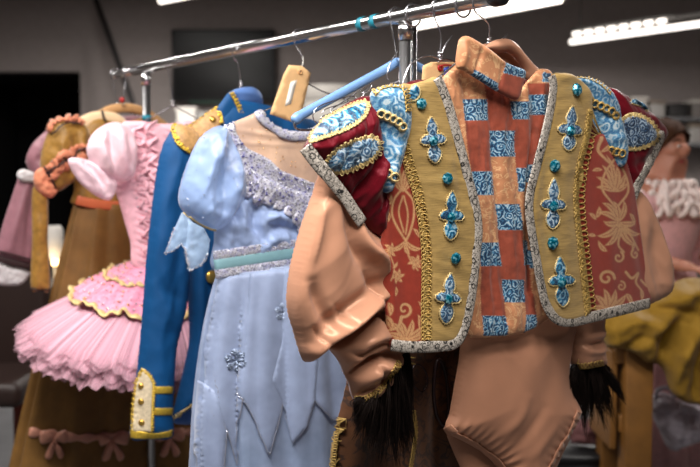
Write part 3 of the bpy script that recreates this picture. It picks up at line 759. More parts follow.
# motif painting
class Motif:
    def __init__(s): s.st = []
    def stroke(s, pts, w0, w1=None): s.st.append((smooth_path(pts, 1.5), w0, w0 if w1 is None else w1)); return s
    def leaf(s, x, y, ang, ln, w, bend=0.3, vein=True):
        a = math.radians(ang); pts = []
        for k in range(7):
            t = k / 6; b = bend * (t * t) ; c = a + b; pts.append((x + ln * t * math.cos(c), y - ln * t * math.sin(c)))
        s.st.append((smooth_path(pts, 1.2), -w, w)); return s
    def curl(s, x, y, r, a0, turns, w, sgn=1):
        pts = []
        for k in range(int(14 * turns) + 1):
            t = k / (14 * turns); a = math.radians(a0) + sgn * t * turns * 2 * PI; rr = r * (1 - 0.82 * t); pts.append((x + rr * math.cos(a), y - rr * math.sin(a)))
        s.st.append((smooth_path(pts, 1.0), w, w * 0.8)); return s
    def __call__(s, Q):
        m = np.zeros(len(Q))
        for p, w0, w1 in s.st:
            lo, hi = p[:, :2].min(0) - 8, p[:, :2].max(0) + 8
            sel = np.where(((Q > lo) & (Q < hi)).all(1))[0]
            if not len(sel): continue
            d, t = seg_dist(Q[sel], p)
            if w0 < 0:
                w = w1 * np.sin(PI * np.clip(t, 0.02, 0.98)) ** 0.8; q = np.clip(w - d + 0.3, 0, 1)
                q = q * np.where((np.abs(d - 0.0) < 0.45) & (w > 1.8), 0.35, 1)
            else:
                w = w0 + (w1 - w0) * t; q = np.clip(w - d + 0.4, 0, 1)
            m[sel] = np.maximum(m[sel], q)
        return m
mo = Motif()
# near-side red panel: tall palmette, sprigs, bottom scroll
for a, ln, w in ((70, 26, 3), (110, 26, 3), (90, 30, 2.6), (48, 22, 2.5), (132, 20, 2.5)): mo.leaf(401, 192, a, ln, w, 0.25 if a < 90 else -0.25)
mo.stroke([(401, 188), (392, 200), (390, 214), (396, 228), (404, 240)], 1.2).stroke([(401, 188), (411, 200), (412, 216), (408, 232), (404, 241)], 1.2)
mo.stroke([(401, 196), (397, 212), (402, 232)], .9).stroke([(402, 196), (406, 214), (404, 234)], .9)
mo.leaf(404, 240, -60, 18, 2.6, 0.6).leaf(404, 240, -120, 18, 2.6, -0.6).leaf(404, 241, -90, 14, 2.2).stroke([(404, 243), (408, 258), (416, 270)], 0.8)
for (x, y) in ((388, 250), (414, 262), (396, 276)):
    for a in (60, 120, 0, 180, -60, -120): mo.leaf(x, y, a, 8, 1.9)
mo.stroke([(388, 256), (392, 268), (388, 280)], .8).leaf(390, 268, 30, 9, 1.8)
mo.curl(403, 309, 8, 250, 1.2, 1.5).stroke([(400, 317), (396, 326), (388, 330)], 2.2, 1.2)
for a, ln in ((150, 20), (120, 24), (95, 20), (60, 22), (30, 24), (10, 20), (175, 14)): mo.leaf(404, 340, a, ln, 3.2, 0.2)
mo.leaf(390, 330, 100, 18, 3).leaf(388, 316, 80, 14, 2.4).leaf(418, 330, 80, 16, 2.6).leaf(422, 312, 100, 12, 2)
mo.leaf(386, 222, 80, 12, 2).leaf(386, 206, 60, 12, 2).leaf(418, 238, 110, 12, 2).leaf(393, 296, 70, 10, 2)
# far-side red panel
for a, ln, w in ((75, 26, 3.2), (105, 30, 3.2), (130, 24, 3), (50, 22, 3), (92, 38, 2.6), (155, 20, 2.6), (25, 16, 2.4)): mo.leaf(613, 192, a, ln, w, 0.2)
mo.stroke([(612, 160), (602, 174), (600, 190), (612, 206)], 1.2).stroke([(614, 158), (624, 176), (626, 192), (616, 206)], 1.2)
mo.stroke([(600, 138), (596, 150), (604, 160), (612, 166)], 2.0, 1).leaf(598, 152, 20, 14, 2.4).leaf(606, 150, -30, 14, 2.4).leaf(600, 170, 170, 10, 2)
for a, ln in ((-50, 26), (-75, 30), (-100, 28), (-125, 26), (-20, 18), (-160, 16)): mo.leaf(617, 222, a, ln, 3.2, 0.4 if a > -90 else -0.4)
for a, ln in ((140, 24), (115, 26), (60, 22), (90, 22)): mo.leaf(617, 222, a, ln, 3.0, 0.3)
mo.curl(616, 257, 6, 60, 1.1, 1.3, -1).curl(634, 254, 5, 120, 1.1, 1.2).stroke([(620, 228), (616, 244), (622, 252)], 1.5, 1).stroke([(622, 226), (632, 240), (638, 250)], 1.5, 1)
mo.leaf(594, 218, 60, 12, 2.4).leaf(594, 220, 120, 10, 2).leaf(596, 240, -70, 14, 2.4).leaf(594, 236, 160, 8, 2)
mo.stroke([(624, 272), (630, 278), (637, 273), (634, 282), (640, 290)], 1.5, 1).stroke([(640, 280), (646, 286)], 1.2)
mo.curl(604, 278, 8, 0, 1.2, 1.6).curl(619, 286, 5, 90, 1.2, 1.0, -1)
for a, ln in ((160, 14), (120, 20), (90, 22), (60, 22), (30, 24), (8, 20)): mo.leaf(606, 310, a, ln, 3.4, 0.2)
mo.leaf(630, 306, 100, 14, 2.6).leaf(640, 300, 80, 12, 2.2).leaf(634, 226, 100, 14, 2.2).leaf(630, 250, 60, 10, 2)

# red panels
rl_o = [(386, 150), (400, 140), (412, 165), (423, 200), (431, 250), (431, 310), (430, 343), (412, 347), (391, 347), (386, 320), (383, 285), (381, 245), (383, 205)]
f_rl = fold([([(386, 190), (384, 240), (390, 300), (394, 340)], 5, 0.004), ([(400, 240), (404, 290), (408, 335)], 6, -0.003)])
red_l = pillow(fA, rl_o, 0.0, 0.005, 8, 1.0, f_rl, attrs={'gold': mo}, base=BASE(0.006), back=0.5, step=1.5)
rp = obj('side_panel', red_l, MT['redbrocade'], jac, label='red panel with gold woven scrolls')
rr_o = [(588, 140), (604, 134), (622, 152), (632, 180), (637, 205), (642, 240), (647, 275), (650, 303), (620, 312), (590, 318), (583, 290), (580, 240), (577, 200), (580, 165)]
f_rr = fold([([(634, 200), (638, 250), (646, 300)], 5, -0.004), ([(600, 160), (606, 220), (610, 300)], 8, 0.003)])
red_r = pillow(fA, rr_o, 0.0, 0.005, 8, 1.0, f_rr, attrs={'gold': mo}, base=BASE(0.006), back=0.5, step=1.5)
obj('side_panel', red_r, MT['redbrocade'], jac, label='red panel with gold woven scrolls')
# mustard front panels
gl_o = [(400, 88), (412, 84), (426, 80), (437, 78), (447, 102), (459, 143), (468, 178), (474, 205), (476, 230), (474, 255), (471, 285), (467, 310), (461, 332), (450, 344), (428, 346), (428, 310), (428, 250), (420, 200), (410, 165), (402, 135)]
f_gl = fold([([(420, 90), (432, 130), (446, 180), (452, 230)], 10, 0.004), ([(436, 240), (440, 290), (440, 335)], 7, 0.003), ([(450, 120), (455, 170), (462, 220)], 5, -0.002)])
wr3 = wrinkle(0.0014, 24, 9.1)
gold_l = pillow(fA, gl_o, 0.0, 0.006, 6, 1.6, lambda Q: f_gl(Q) + wr3(Q) + ridged(0.0013, 20, 6.1, 15, 3)(Q), base=BASE(0.010), back=0.6, step=1.6)
obj('front_panel', gold_l, MT['goldslub'], jac)
gr_o = [(552, 76), (562, 73), (575, 76), (590, 90), (592, 108), (590, 128), (585, 150), (579, 172), (577, 200), (580, 230), (585, 265), (589, 310), (574, 322), (556, 321), (546, 308), (540, 285), (536, 258), (532, 234), (530, 212), (531, 190), (538, 162), (546, 130), (551, 100)]
f_gr = fold([([(566, 78), (568, 130), (560, 190), (562, 240), (570, 310)], 9, 0.004), ([(548, 140), (542, 200), (546, 260)], 5, -0.003)])
gold_r = pillow(fA, gr_o, 0.0, 0.006, 6, 1.6, lambda Q: f_gr(Q) + wr3(Q) + ridged(0.0013, 20, 7.1, -15, 3)(Q), base=BASE(0.010), back=0.6, step=1.6)
obj('front_panel', gold_r, MT['goldslub'], jac)
obj('back_panel', pillow(fA, [(400, 90), (440, 80), (490, 84), (550, 78), (590, 88), (625, 150), (640, 230), (646, 300), (600, 312), (520, 318), (450, 330), (392, 340), (386, 240), (384, 170)], -0.05, 0.02, 60, 6, back=0.6), MT['maroon'], jac)
sv = Surf(fA, red_l, red_r, gold_l, gold_r)
svb = Ana(fA, lambda Q: torso(0.058)(Q) + 0.003)
# silver scroll binding
obj('binding', band(svb, [(437, 78), (447, 102), (459, 143), (468, 178), (475, 205), (478, 230), (476, 255), (473, 284), (469, 310), (463, 332), (455, 343), (440, 346), (412, 347), (391, 345)], 8.0, 0.0026, 0.001, seg=12), MT['silvertrim'], jac, label='silver scroll-patterned binding')
obj('binding', band(svb, [(551, 76), (553, 88), (548, 120), (538, 160), (530, 192), (529, 212), (532, 235), (536, 258), (541, 286), (546, 305), (556, 318), (572, 321), (600, 315), (625, 309), (649, 303)], 8.0, 0.0026, 0.001, seg=12), MT['silvertrim'], jac, label='silver scroll-patterned binding')
# gold guipure braid down the panel seams (two passes make the wide lace)
obj('seam_braid', join(band(sv, [(403, 138), (411, 168), (420, 199), (427, 250), (427, 310), (427, 340)], 4.5, 0.001, 0.0008), braid(sv, [(403, 138), (411, 168), (420, 199), (427, 250), (427, 310), (427, 340)], 5.6, 4.4, 0.0011, 0.0018), ), MT['goldcord'], jac, label='looped gold braid')
obj('seam_braid', braid(sv, [(399, 140), (407, 170), (416, 200), (423, 250), (423, 310), (423, 341)], 4.0, 2.4, 0.0009, 0.002), MT['goldcord'], jac, label='fine looped gold braid')
obj('seam_braid', join(band(sv, [(591, 110), (587, 138), (580, 168), (577, 200), (581, 245), (586, 290), (589, 314)], 6.5, 0.001, 0.0008), braid(sv, [(593, 110), (589, 138), (582, 168), (579, 200), (583, 245), (588, 290), (591, 314)], 5.6, 5.2, 0.0012, 0.0018)), MT['goldcord'], jac, label='looped gold braid')
obj('seam_braid', braid(sv, [(589, 110), (585, 138), (578, 166), (575, 200), (579, 245), (584, 290), (587, 316)], 4.0, 2.4, 0.0009, 0.002), MT['goldcord'], jac, label='fine looped gold braid')
# paisley crosses with gold stitched edges and gems
def cross(cx, cy, ang, up, dn, lf, rt, w):
    """a four-petalled cross: pixel lengths of its arms"""
    a = math.radians(ang); ca_, sa_ = math.cos(a), math.sin(a)
    loc = [(0, -up), (w * .42, -up * .76), (w * .66, -up * .48), (w * .5, -w * .7), (rt * .62, -w * .62), (rt * .86, -w * .32), (rt, 0), (rt * .8, w * .45), (w * .45, w * .6),
           (w * .8, dn * .5), (w * .65, dn * .8), (0, dn), (-w * .65, dn * .8), (-w * .8, dn * .5), (-w * .45, w * .6), (-lf * .8, w * .45), (-lf, 0), (-lf * .86, -w * .32), (-lf * .62, -w * .62), (-w * .5, -w * .7), (-w * .66, -up * .48), (-w * .42, -up * .76)]
    return [(cx + x * ca_ - y * sa_, cy + x * sa_ + y * ca_) for x, y in loc]
def gem_mesh(r):
    pr = [(r, 0), (r * 1.0, r * .25), (r * .72, r * .6), (r * .4, r * .72)]
    return lathe(pr, 8)
def applique(outline, surf_, mat, thick, name='paisley_cross', edge=True, lab='blue paisley cross edged in gold', R=4, braidp=None, off=0.0006):
    q = smooth_path(outline, 1.2, True)[:, :2]
    x0, y0 = q.min(0); x1, y1 = q.max(0)
    g = pillow(fA, outline, 0.0, thick, R, 1.3, None, back=0.0, step=1.2)
    # lay it on the cloth beneath
    V = []; n2 = len(g[0]) // 2
    for i, v in enumerate(g[0]):
        x, y = fA.px(v) if i >= n2 else (None, None)
        V.append((v, x, y))
    back = []
    for i in range(n2):
        b = g[0][i + n2]; x, y = fA.px(b); p, nr = surf_.hit(x, y, off); h = max(0.0, -(g[0][i].y - b.y) - 0.0012)
        back.append((p, p + nr * (h + 0.0008)))
    g2 = ([b[1] for b in back] + [b[0] for b in back], g[1])
    o = obj(name, g2, mat, jac, label=lab)
    if edge:
        if braidp: obj('edge_braid', join(band(surf_, outline, 4.0, 0.0011, 0.0010, 1.5, True), braid(surf_, outline, braidp[0], braidp[1], braidp[2], 0.0026, True)), MT['goldlight'] if braidp[3] else MT['goldcord'], o, label='gold scalloped edging')
        else:
            P, N = surf_.path(outline, 1.2, 0.0012, True)
            Pz = [p + N[i].cross((P[(i + 1) % len(P)] - p).normalized() if (P[(i + 1) % len(P)] - p).length > 0 else Vector((0,0,1))) * (0.0011 * (1 if i % 2 else -1)) for i, p in enumerate(P)]
            obj('stitched_edge', tube(Pz, 0.0017, 5, True), MT['goldlight'], o, label='pale gold stitching')
    return o
def gem(x, y, r_px, surf_, parent=None, off=0.0015):
    p, nr = surf_.hit(x, y, off); o = obj('gem', orient(gem_mesh(r_px * fA.scale(x, y)), p, nr), MT['gem'], parent or jac, smooth=False, label='round turquoise gem')
    return o
for (cx, cy, ang, u, d_, l_, r_, w, m_) in ((433, 140, -6, 23, 23, 13, 13, 8.6, 'paisley'), (451, 216, 2, 25, 24, 12, 13, 8.6, 'paisleybright'), (448, 298, 6, 25, 26, 13, 13, 8.6, 'paisley'),
                                    (570, 130, 6, 24, 21, 13, 12, 8.6, 'paisley'), (553, 205, 2, 27, 24, 13, 13, 8.6, 'paisley'), (561, 281, -4, 25, 26, 13, 14, 8.6, 'paisleybright')):
    o = applique(cross(cx, cy, ang, u, d_, l_, r_, w), sv, MT[m_], 0.0022)
    so = Surf(fA, ([v.co for v in o.data.vertices], [list(p.vertices) for p in o.data.polygons]))
    gem(cx + 0.5, cy + 1, 3.6, so, o, 0.0005)
applique([(411, 88), (416, 85), (420, 91), (418, 98), (412, 101), (407, 96)], sv, MT['paisleybright'], 0.002, 'paisley_petal', lab='small paisley petal')
for (x, y) in ((421, 104), (447, 178.5), (455, 258), (575.5, 90), (554, 166), (552, 243)): gem(x, y, 4.3, sv)

# maroon cap sleeves
f_ml = fold([([(366, 112), (340, 135), (320, 150)], 8, 0.006), ([(378, 150), (366, 180), (356, 205)], 5, 0.012), ([(385, 165), (376, 195), (372, 225)], 5, -0.012), ([(360, 168), (350, 190), (345, 200)], 4, -0.010), ([(380, 190), (374, 215), (372, 232)], 4, 0.010), ([(330, 150), (340, 170), (352, 200)], 5, -0.005), ([(370, 130), (376, 160)], 4, -0.008), ([(344, 138), (334, 146), (322, 152)], 4, -0.007)])
ml_o = [(366, 96), (352, 101), (338, 109), (324, 119), (314, 130), (307, 142), (305, 150), (316, 163), (328, 178), (344, 197), (360, 222), (368, 232), (380, 238), (386, 226), (386, 200), (390, 170), (388, 130), (378, 100)]
mar_l = pillow(fA, ml_o, 0.004, 0.042, 42, 1.5, lambda Q: f_ml(Q) + ridged(0.005, 9, 2.2, 105, 4.0)(Q) * np.clip((Q[:, 1] - 95) / 30, .25, 1), back=0.7, step=1.5)
capl = obj('cap_sleeve', mar_l, MT['maroon'], jac); sm = Surf(fA, mar_l)
obj('binding', band(Ana(fA, lambda Q: 0 * Q[:, 0] + 0.030 - 0.0006 * (325 - Q[:, 0]) * (Q[:, 0] < 325)), [(305, 147), (314, 159), (326, 174), (343, 195), (353, 210), (362, 223)], 11, 0.003, 0.001, seg=12), MT['silvertrim'], capl, label='silver scroll-patterned binding')
eyeA = [(311, 141), (315, 131), (322, 123), (333, 116), (345, 110), (356, 105), (367, 103), (366, 113), (358, 122), (346, 129), (333, 134), (321, 138)]
eyeB = [(327, 164), (331, 156), (338, 150), (348, 144), (360, 140), (372, 138), (379, 143), (377, 153), (368, 161), (356, 167), (344, 171), (334, 171)]
applique(eyeA, sm, MT['paisleybright'], 0.0035, 'paisley_leaf', lab='padded paisley leaf edged in gold loops', R=9, braidp=(3.4, 2.4, 0.0009, 1))
applique(eyeB, sm, MT['paisley'], 0.0035, 'paisley_leaf', lab='padded paisley leaf edged in gold loops', R=9, braidp=(5.2, 3.4, 0.0010, 1))
f_mr = fold([([(612, 100), (625, 125), (640, 150)], 6, 0.008), ([(628, 165), (636, 160), (650, 140)], 5, -0.008), ([(622, 110), (640, 118), (655, 128)], 4, 0.006)])
mr_o = [(606, 88), (616, 91), (626, 98), (638, 106), (650, 114), (658, 124), (663, 134), (658, 146), (650, 162), (640, 182), (632, 198), (626, 206), (619, 190), (612, 160), (604, 130), (600, 105)]
mar_r = pillow(fA, mr_o, 0.0, 0.036, 30, 1.5, lambda Q: f_mr(Q) + ridged(0.004, 10, 5.2, 70, 3.0)(Q), back=0.7, step=1.5)
capr = obj('cap_sleeve', mar_r, MT['maroon'], jac); smr = Surf(fA, mar_r)
obj('binding', band(smr, [(661, 131), (660, 141), (652, 157), (643, 175), (634, 192), (628, 204)], 7, 0.003, 0.001, seg=12), MT['silvertrim'], capr, label='silver scroll-patterned binding')
applique([(618, 132), (622, 122), (630, 116), (640, 117), (650, 123), (657, 133), (655, 140), (646, 145), (634, 148), (623, 144)], smr, MT['paisleydark'], 0.0035, 'paisley_leaf', lab='dark paisley leaf edged in gold loops', R=8, braidp=(4.6, 3.0, 0.0010, 1))
applique([(631, 103), (636, 97), (642, 97), (648, 103), (649, 110), (641, 107)], smr, MT['paisleybright'], 0.008, 'paisley_petal', lab='small turquoise petal', R=5)
# shoulder rolls
def rings(surf_, pts, pitch, r_px, rad, off=0.002):
    q = smooth_path(pts, 0.5); d = np.r_[0, np.cumsum(np.hypot(*np.diff(q[:, :2], axis=0).T))]; n = max(2, int(d[-1] / pitch) + 1); gs = []
    for i in range(n):
        a = d[-1] * (i + .5) / n; x, y = np.interp(a, d, q[:, 0]), np.interp(a, d, q[:, 1])
        for rr, up in ((r_px, 0), (r_px * .8, .0012)):
            pp = [surf_.hit(x + rr * math.cos(2 * PI * k / 18), y + rr * 1.15 * math.sin(2 * PI * k / 18), off + up)[0] for k in range(18)]; gs.append(tube(pp, rad, 6, True))
    return join(*gs)
el_o = [(372, 94), (378, 88), (390, 85), (402, 86), (407, 96), (409, 115), (408, 130), (403, 150), (398, 168), (393, 184), (388, 193), (382, 189), (379, 175), (381, 158), (379, 135), (374, 112)]
f_el = fold([([(380, 95), (388, 110), (400, 120)], 4, 0.004), ([(382, 130), (392, 140), (402, 140)], 4, -0.004), ([(386, 150), (394, 158)], 4, 0.004)])
rollm = paisley('pale paisley silk', (52, 106, 150), (100, 158, 192), (200, 214, 220), 42, 20, 0.42, 5.2).m
roll_l = pillow(fA, el_o, 0.036, 0.026, 16, 1.4, f_el, back=0.8, step=1.4)
rl = obj('shoulder_roll', roll_l, rollm, jac, label='padded blue paisley shoulder strip'); srl = Surf(fA, roll_l)
obj('edge_braid', braid(srl, [(374, 94), (380, 88), (391, 85), (403, 87), (407, 98), (408, 112)], 4.6, 2.8, 0.0013, 0.002), MT['goldcord'], rl, label='gold loops along the edge')
for pts in ([(379, 113), (385, 115), (391, 118), (398, 122), (404, 129)], [(380, 170), (385, 172), (391, 175), (397, 179)]):
    obj('loop_braid', rings(srl, pts, 7.0, 3.8, 0.0015), MT['goldlight'], rl, label='row of gold loops')
er_o = [(572, 79), (580, 77), (590, 78), (600, 83), (609, 90), (615, 101), (619, 115), (623, 132), (626, 150), (623, 165), (616, 167), (610, 156), (603, 143), (596, 124), (588, 102), (580, 88)]
f_er = fold([([(585, 82), (600, 95), (614, 108)], 4, 0.004), ([(598, 118), (610, 116), (618, 120)], 3, -0.005), ([(606, 140), (614, 138), (622, 140)], 4, 0.003)])
roll_r = pillow(fA, er_o, 0.036, 0.022, 14, 1.4, f_er, back=0.8, step=1.4)
rr_ = obj('shoulder_roll', roll_r, rollm, jac, label='padded blue paisley shoulder strip'); srr = Surf(fA, roll_r)
obj('edge_braid', braid(srr, [(572, 78), (581, 77), (591, 79), (602, 85), (611, 94)], 3.6, 1.6, 0.001, 0.002), MT['goldcord'], rr_, label='gold loops along the edge')
for pts in ([(588, 98), (594, 103), (603, 107), (612, 112), (617, 118)], [(604, 148), (611, 150), (618, 152), (624, 154)]):
    obj('loop_braid', rings(srr, pts, 6.6, 3.5, 0.0014), MT['goldcord'], rr_, label='row of gold loops')

wire_hanger('wire_hanger', fA, (489, 42, -0.02), [(470, 52, -0.03), (430, 84, -0.03), (400, 100, -0.03)], [(520, 60, -0.035), (560, 90, -0.035), (600, 110, -0.035)], 'wire hanger at the rail end holding the patchwork leotard and brocade jacket', bend=(488.5, 24, -0.01), tail=[(498, 42, -0.02), (507, 35, -0.02)])
# loose threads of wire clip and kraft tag behind
fB = Fr(on_rail(440))
wire_hanger('wire_hanger', fB, (440, 55), [(428, 56), (412, 63), (406, 74), (402, 88), (401, 110)], [(450, 60), (462, 66), (490, 84), (520, 110)], 'wire hanger holding the brown brocade robe beside the near chrome post', bend=(441, 34), tail=[(445, 46), (452, 36)])
tg = kraft_tag(fB, [(423, 66), (431, 62), (458, 62), (470, 64), (470, 110), (420, 110)], -0.008, 'kraft card tag with red eyelet and blue clip behind the brocade jacket collar', (440, 68))
obj('tag_clip', pillow(fB, [(444, 68), (449, 66), (450, 80), (445, 82)], 0.0, 0.002, 2, 2, smooth=False, back=1), MT['bluep'], tg, label='blue plastic clip')
obj('red_tie', tube(curve3([fB.P(440, 66), fB.P(446, 65), fB.P(453, 66)], 5), 0.0016, 6), MT['redp'], tg, label='red tie')

# ------------------------------------------------------------------ brown brocade robe
robe = empty('robe', 'dark brown figured brocade robe with gold fringe hanging behind the fur cuff', 'robe', fB)
f_rb = fold([([(360, 380), (350, 430), (345, 480)], 8, 0.012), ([(400, 360), (392, 420), (390, 500)], 12, 0.016), ([(430, 360), (426, 420), (430, 500)], 9, -0.014), ([(446, 370), (448, 420), (450, 500)], 7, 0.012), ([(374, 380), (370, 440), (366, 520)], 6, -0.012)])
rb_o = [(404, 96), (440, 82), (480, 84), (520, 110), (526, 180), (530, 260), (536, 330), (545, 420), (552, 520), (556, 640), (330, 640), (331, 540), (332, 467), (336, 430), (344, 395), (352, 360), (366, 300), (385, 220), (394, 150)]
robe_m = pillow(fB, rb_o, -0.01, 0.04, 45, 4, f_rb, back=0.8, step=4)
rbo = obj('robe_body', robe_m, MT['robe'], robe); srb = Surf(fB, robe_m)
obj('gold_fringe', braid(srb, [(339, 418), (336, 445), (334, 467), (332, 500)], 2.6, 2.6, 0.0012, 0.004), MT['goldcord'], robe, label='gold looped fringe')
obj('gold_fringe', braid(srb, [(413, 410), (415, 432), (412, 455), (408, 480)], 2.6, 1.8, 0.0011, 0.002), MT['goldcord'], robe, label='gold looped fringe')
obj('frog_loop', tube(srb.path([(436, 360), (432, 390), (436, 415), (446, 425), (448, 400), (444, 370)], 3, 0.004, True)[0], 0.0035, 8, True), MT['darktrim'], robe, label='black cord loop')
obj('frog_loop', tube(srb.path([(414, 364), (410, 380), (420, 392), (426, 380), (422, 368)], 3, 0.004, True)[0], 0.0016, 8, True), MT['darktrim'], robe, label='thin black cord loop')
for y in (356, 361): obj('cuff_stripe', tube(srb.path([(396, y), (410, y + 2)], 2, 0.02)[0], 0.0014, 6), MT['goldcord'], robe, label='gold stripe')
# ------------------------------------------------------------------ helpers for laid-on pieces
def lay(name, fr, outline, surf_, mat, parent, thick=0.002, R=4, res=2.0, off=0.001, smooth=True, label=None, kind=None, shape=None, both=True):
    g = pillow(fr, outline, 0.0, thick, R, res, shape, back=0.0, step=res, smooth=smooth)
    n2 = len(g[0]) // 2; T, B = [], []
    for i in range(n2):
        b = g[0][i + n2]; x, y = fr.px(b); p, nr = surf_.hit(x, y, off); h = -(g[0][i].y - b.y) - 0.0012
        T.append(p + nr * (h + 0.0012)); B.append(p)
    return obj(name, (T + B, g[1]), mat, parent, label=label, kind=kind)
def beads(fr, surf_, poly, count, r, seed=0, off=0.001, edge=None):
    rnd = random.Random(seed); V, Fc = [], []
    bm = bmesh.new(); bmesh.ops.create_icosphere(bm, subdivisions=1, radius=1); bm.verts.index_update()
    sv_, sf = [v.co.copy() for v in bm.verts], [[v.index for v in f.verts] for f in bm.faces]; bm.free()
    P = np.array(poly, float); x0, y0 = P.min(0); x1, y1 = P.max(0); k = 0
    pts = []
    if edge is not None:
        q = smooth_path(edge, 1.0); pts = [(q[int(rnd.random() * (len(q) - 1))][0] + rnd.gauss(0, 1.2), q[int(rnd.random() * (len(q) - 1))][1]) for _ in range(0)]
        for i in range(count):
            a = q[int(i / count * (len(q) - 1))]; pts.append((a[0] + rnd.gauss(0, 0.7), a[1] + rnd.gauss(0, 0.7)))
    else:
        while len(pts) < count:
            p = (rnd.uniform(x0, x1), rnd.uniform(y0, y1))
            if inside(np.array([p]), poly)[0]: pts.append(p)
    for p in pts:
        c, nr = surf_.hit(p[0], p[1], off); rr = r * rnd.uniform(0.6, 1.3); o = len(V)
        V += [c + v * rr for v in sv_]; Fc += [[i + o for i in f] for f in sf]
    return (V, Fc)

# ------------------------------------------------------------------ pale blue plastic hanger and wire clip
fH = Fr(on_rail(396))
bh = empty('plastic_hanger', 'pale blue plastic coat hanger slanting behind the maroon cap sleeve', 'hanger', fH)
obj('shoulder_bar', tube(curve3([fH.P(397, 62), fH.P(384, 70), fH.P(362, 82), fH.P(338, 95), fH.P(314, 108), fH.P(300, 116), fH.P(293, 122)], 6), [0.0095] * 30 + [0.010, 0.011, 0.0115, 0.011, 0.0105, 0.0095, 0.006], 12, flat=0.75, normals=[(0, -1, 0)] * 37), MT['hangerblue'], bh)
obj('shoulder_bar', tube(curve3([fH.P(397, 62), fH.P(412, 64), fH.P(434, 76), fH.P(460, 94), fH.P(490, 114)], 6), 0.0095, 12, flat=0.75, normals=[(0, -1, 0)] * 25), MT['hangerblue'], bh)
obj('trouser_bar', tube(curve3([fH.P(294, 123), fH.P(297, 129), fH.P(310, 130), fH.P(340, 129), fH.P(400, 128), fH.P(480, 128), fH.P(490, 116)], 5), 0.0026, 8), MT['wire'], bh, label='steel trouser bar')
obj('hook', tube(curve3(hook_pts(fH, (397, 60), (394, 40)), 6), 0.0019, 8), MT['wire'], bh, label='steel hook')
obj('string_loop', tube(curve3([fH.P(397, 52, .004), fH.P(391, 62, .012), fH.P(387, 74, .014), fH.P(388, 80, .012)], 5), 0.0012, 6), MT['wire'], bh)
wc = empty('wire_clip', 'bent steel wire clip with rounded loops in front of the blue plastic hanger', 'clip', fH)
cl = lambda pts, n: [fH.P(x, y, n) for x, y in pts]
obj('outer_loop', tube(curve3(cl([(318, 125), (313, 118), (315, 110), (322, 105), (340, 99), (352, 96), (357, 100), (354, 106), (340, 111), (326, 115), (321, 118), (322, 123)], 0.03), 5), 0.0011, 6), MT['wire'], wc)
obj('inner_loop', tube(curve3(cl([(322, 113), (326, 109), (338, 105), (348, 102), (350, 104), (344, 107), (330, 112)], 0.031), 5), 0.001, 6), MT['wire'], wc)
obj('long_wire', tube(curve3(cl([(330, 110), (346, 100), (360, 90), (370, 84), (371, 87), (362, 93)], 0.029), 5), 0.0012, 6), MT['wire'], wc)
obj('long_wire', tube(curve3(cl([(362, 97), (366, 92), (378, 88), (392, 83), (402, 80)], 0.029), 5), 0.0012, 6), MT['wire'], wc)

# ------------------------------------------------------------------ ICE BLUE DRESS
fC = Fr(on_rail(300))
ice = empty('dress', 'ice blue chiffon dress with beaded lace yoke, puff sleeve and snowflake skirt', 'dress', fC)
tb = lambda k: (lambda Q: 0.075 * np.sqrt(np.clip(1 - ((Q[:, 0] - 292) / 92) ** 2, 0, 1)) - 0.04 + k)
yoke_o = [(222, 130), (232, 123), (246, 117), (262, 111), (268, 120), (280, 129), (294, 132), (308, 130), (322, 122), (336, 116), (350, 122), (362, 134), (364, 170), (340, 200), (300, 205), (262, 190), (240, 172), (230, 152)]
f_y = fold([([(236, 130), (260, 134), (290, 138)], 2, 0.003), ([(232, 142), (260, 144), (300, 146)], 1.6, 0.0025), ([(270, 150), (276, 170), (282, 190)], 6, 0.004)])
yoke = pillow(fC, yoke_o, 0.0, 0.006, 8, 2.2, f_y, base=tb(0), back=0.4)
obj('mesh_yoke', yoke, MT['nudemesh'], ice, label='nude sheer mesh yoke')
f_b = fold([([(246, 198), (238, 215), (240, 240)], 5, 0.014), ([(256, 205), (252, 225), (262, 242)], 4, -0.014), ([(262, 222), (274, 216), (288, 222)], 4, 0.012), ([(266, 232), (278, 226), (292, 232)], 3.5, -0.012), ([(222, 205), (228, 225), (224, 248)], 5, 0.008), ([(284, 238), (270, 240), (258, 250)], 4, 0.01), ([(234, 180), (240, 195), (244, 205)], 4, -0.008), ([(294, 215), (302, 230), (300, 246)], 4, 0.008)])
bo_o = [(224, 140), (232, 150), (243, 166), (262, 178), (285, 188), (300, 193), (330, 195), (352, 185), (364, 168), (368, 190), (364, 262), (300, 262), (218, 272), (214, 240), (217, 215), (224, 192), (224, 165)]
bod = pillow(fC, bo_o, 0.0, 0.012, 10, 1.8, lambda Q: f_b(Q) + ridged(0.0055, 13, 2.9, 60, 2.0)(Q), base=tb(0.004), back=0.6)
obj('bodice', bod, MT['icebodice'], ice); sbd = Surf(fC, bod, yoke)
lace_o = [(222, 132), (226, 121), (234, 122), (237, 134), (246, 147), (257, 153), (270, 160), (280, 170), (290, 174), (300, 178), (320, 184), (346, 178), (356, 150), (366, 150), (362, 190), (340, 220), (315, 232), (303, 226), (296, 214), (286, 206), (270, 198), (258, 200), (250, 190), (240, 180), (232, 168), (226, 150)]
lc = lay('lace_neckline', fC, lace_o, sbd, MT['lace'], ice, 0.002, 3, 1.8, 0.003, label='silver lilac beaded lace')
for (x, y) in ((240, 182), (248, 192), (258, 200), (269, 200), (279, 205), (289, 211), (297, 219), (303, 228), (312, 233), (234, 170)):
    c_ = [(x + 5.6 * math.cos(k * PI / 6) * (1 + .12 * (k % 2)), y + 5.6 * math.sin(k * PI / 6) * (1 + .12 * (k % 2))) for k in range(12)]
    lm = lay('lace_flower', fC, c_, sbd, MT['lace'], lc, 0.002, 2.5, 1.4, 0.0035)
    obj('bead', beads(fC, sbd, c_, 1, 0.003, int(x), 0.007, edge=[(x, y), (x + .5, y)]), MT['beadblue'], lc, label='violet blue bead')
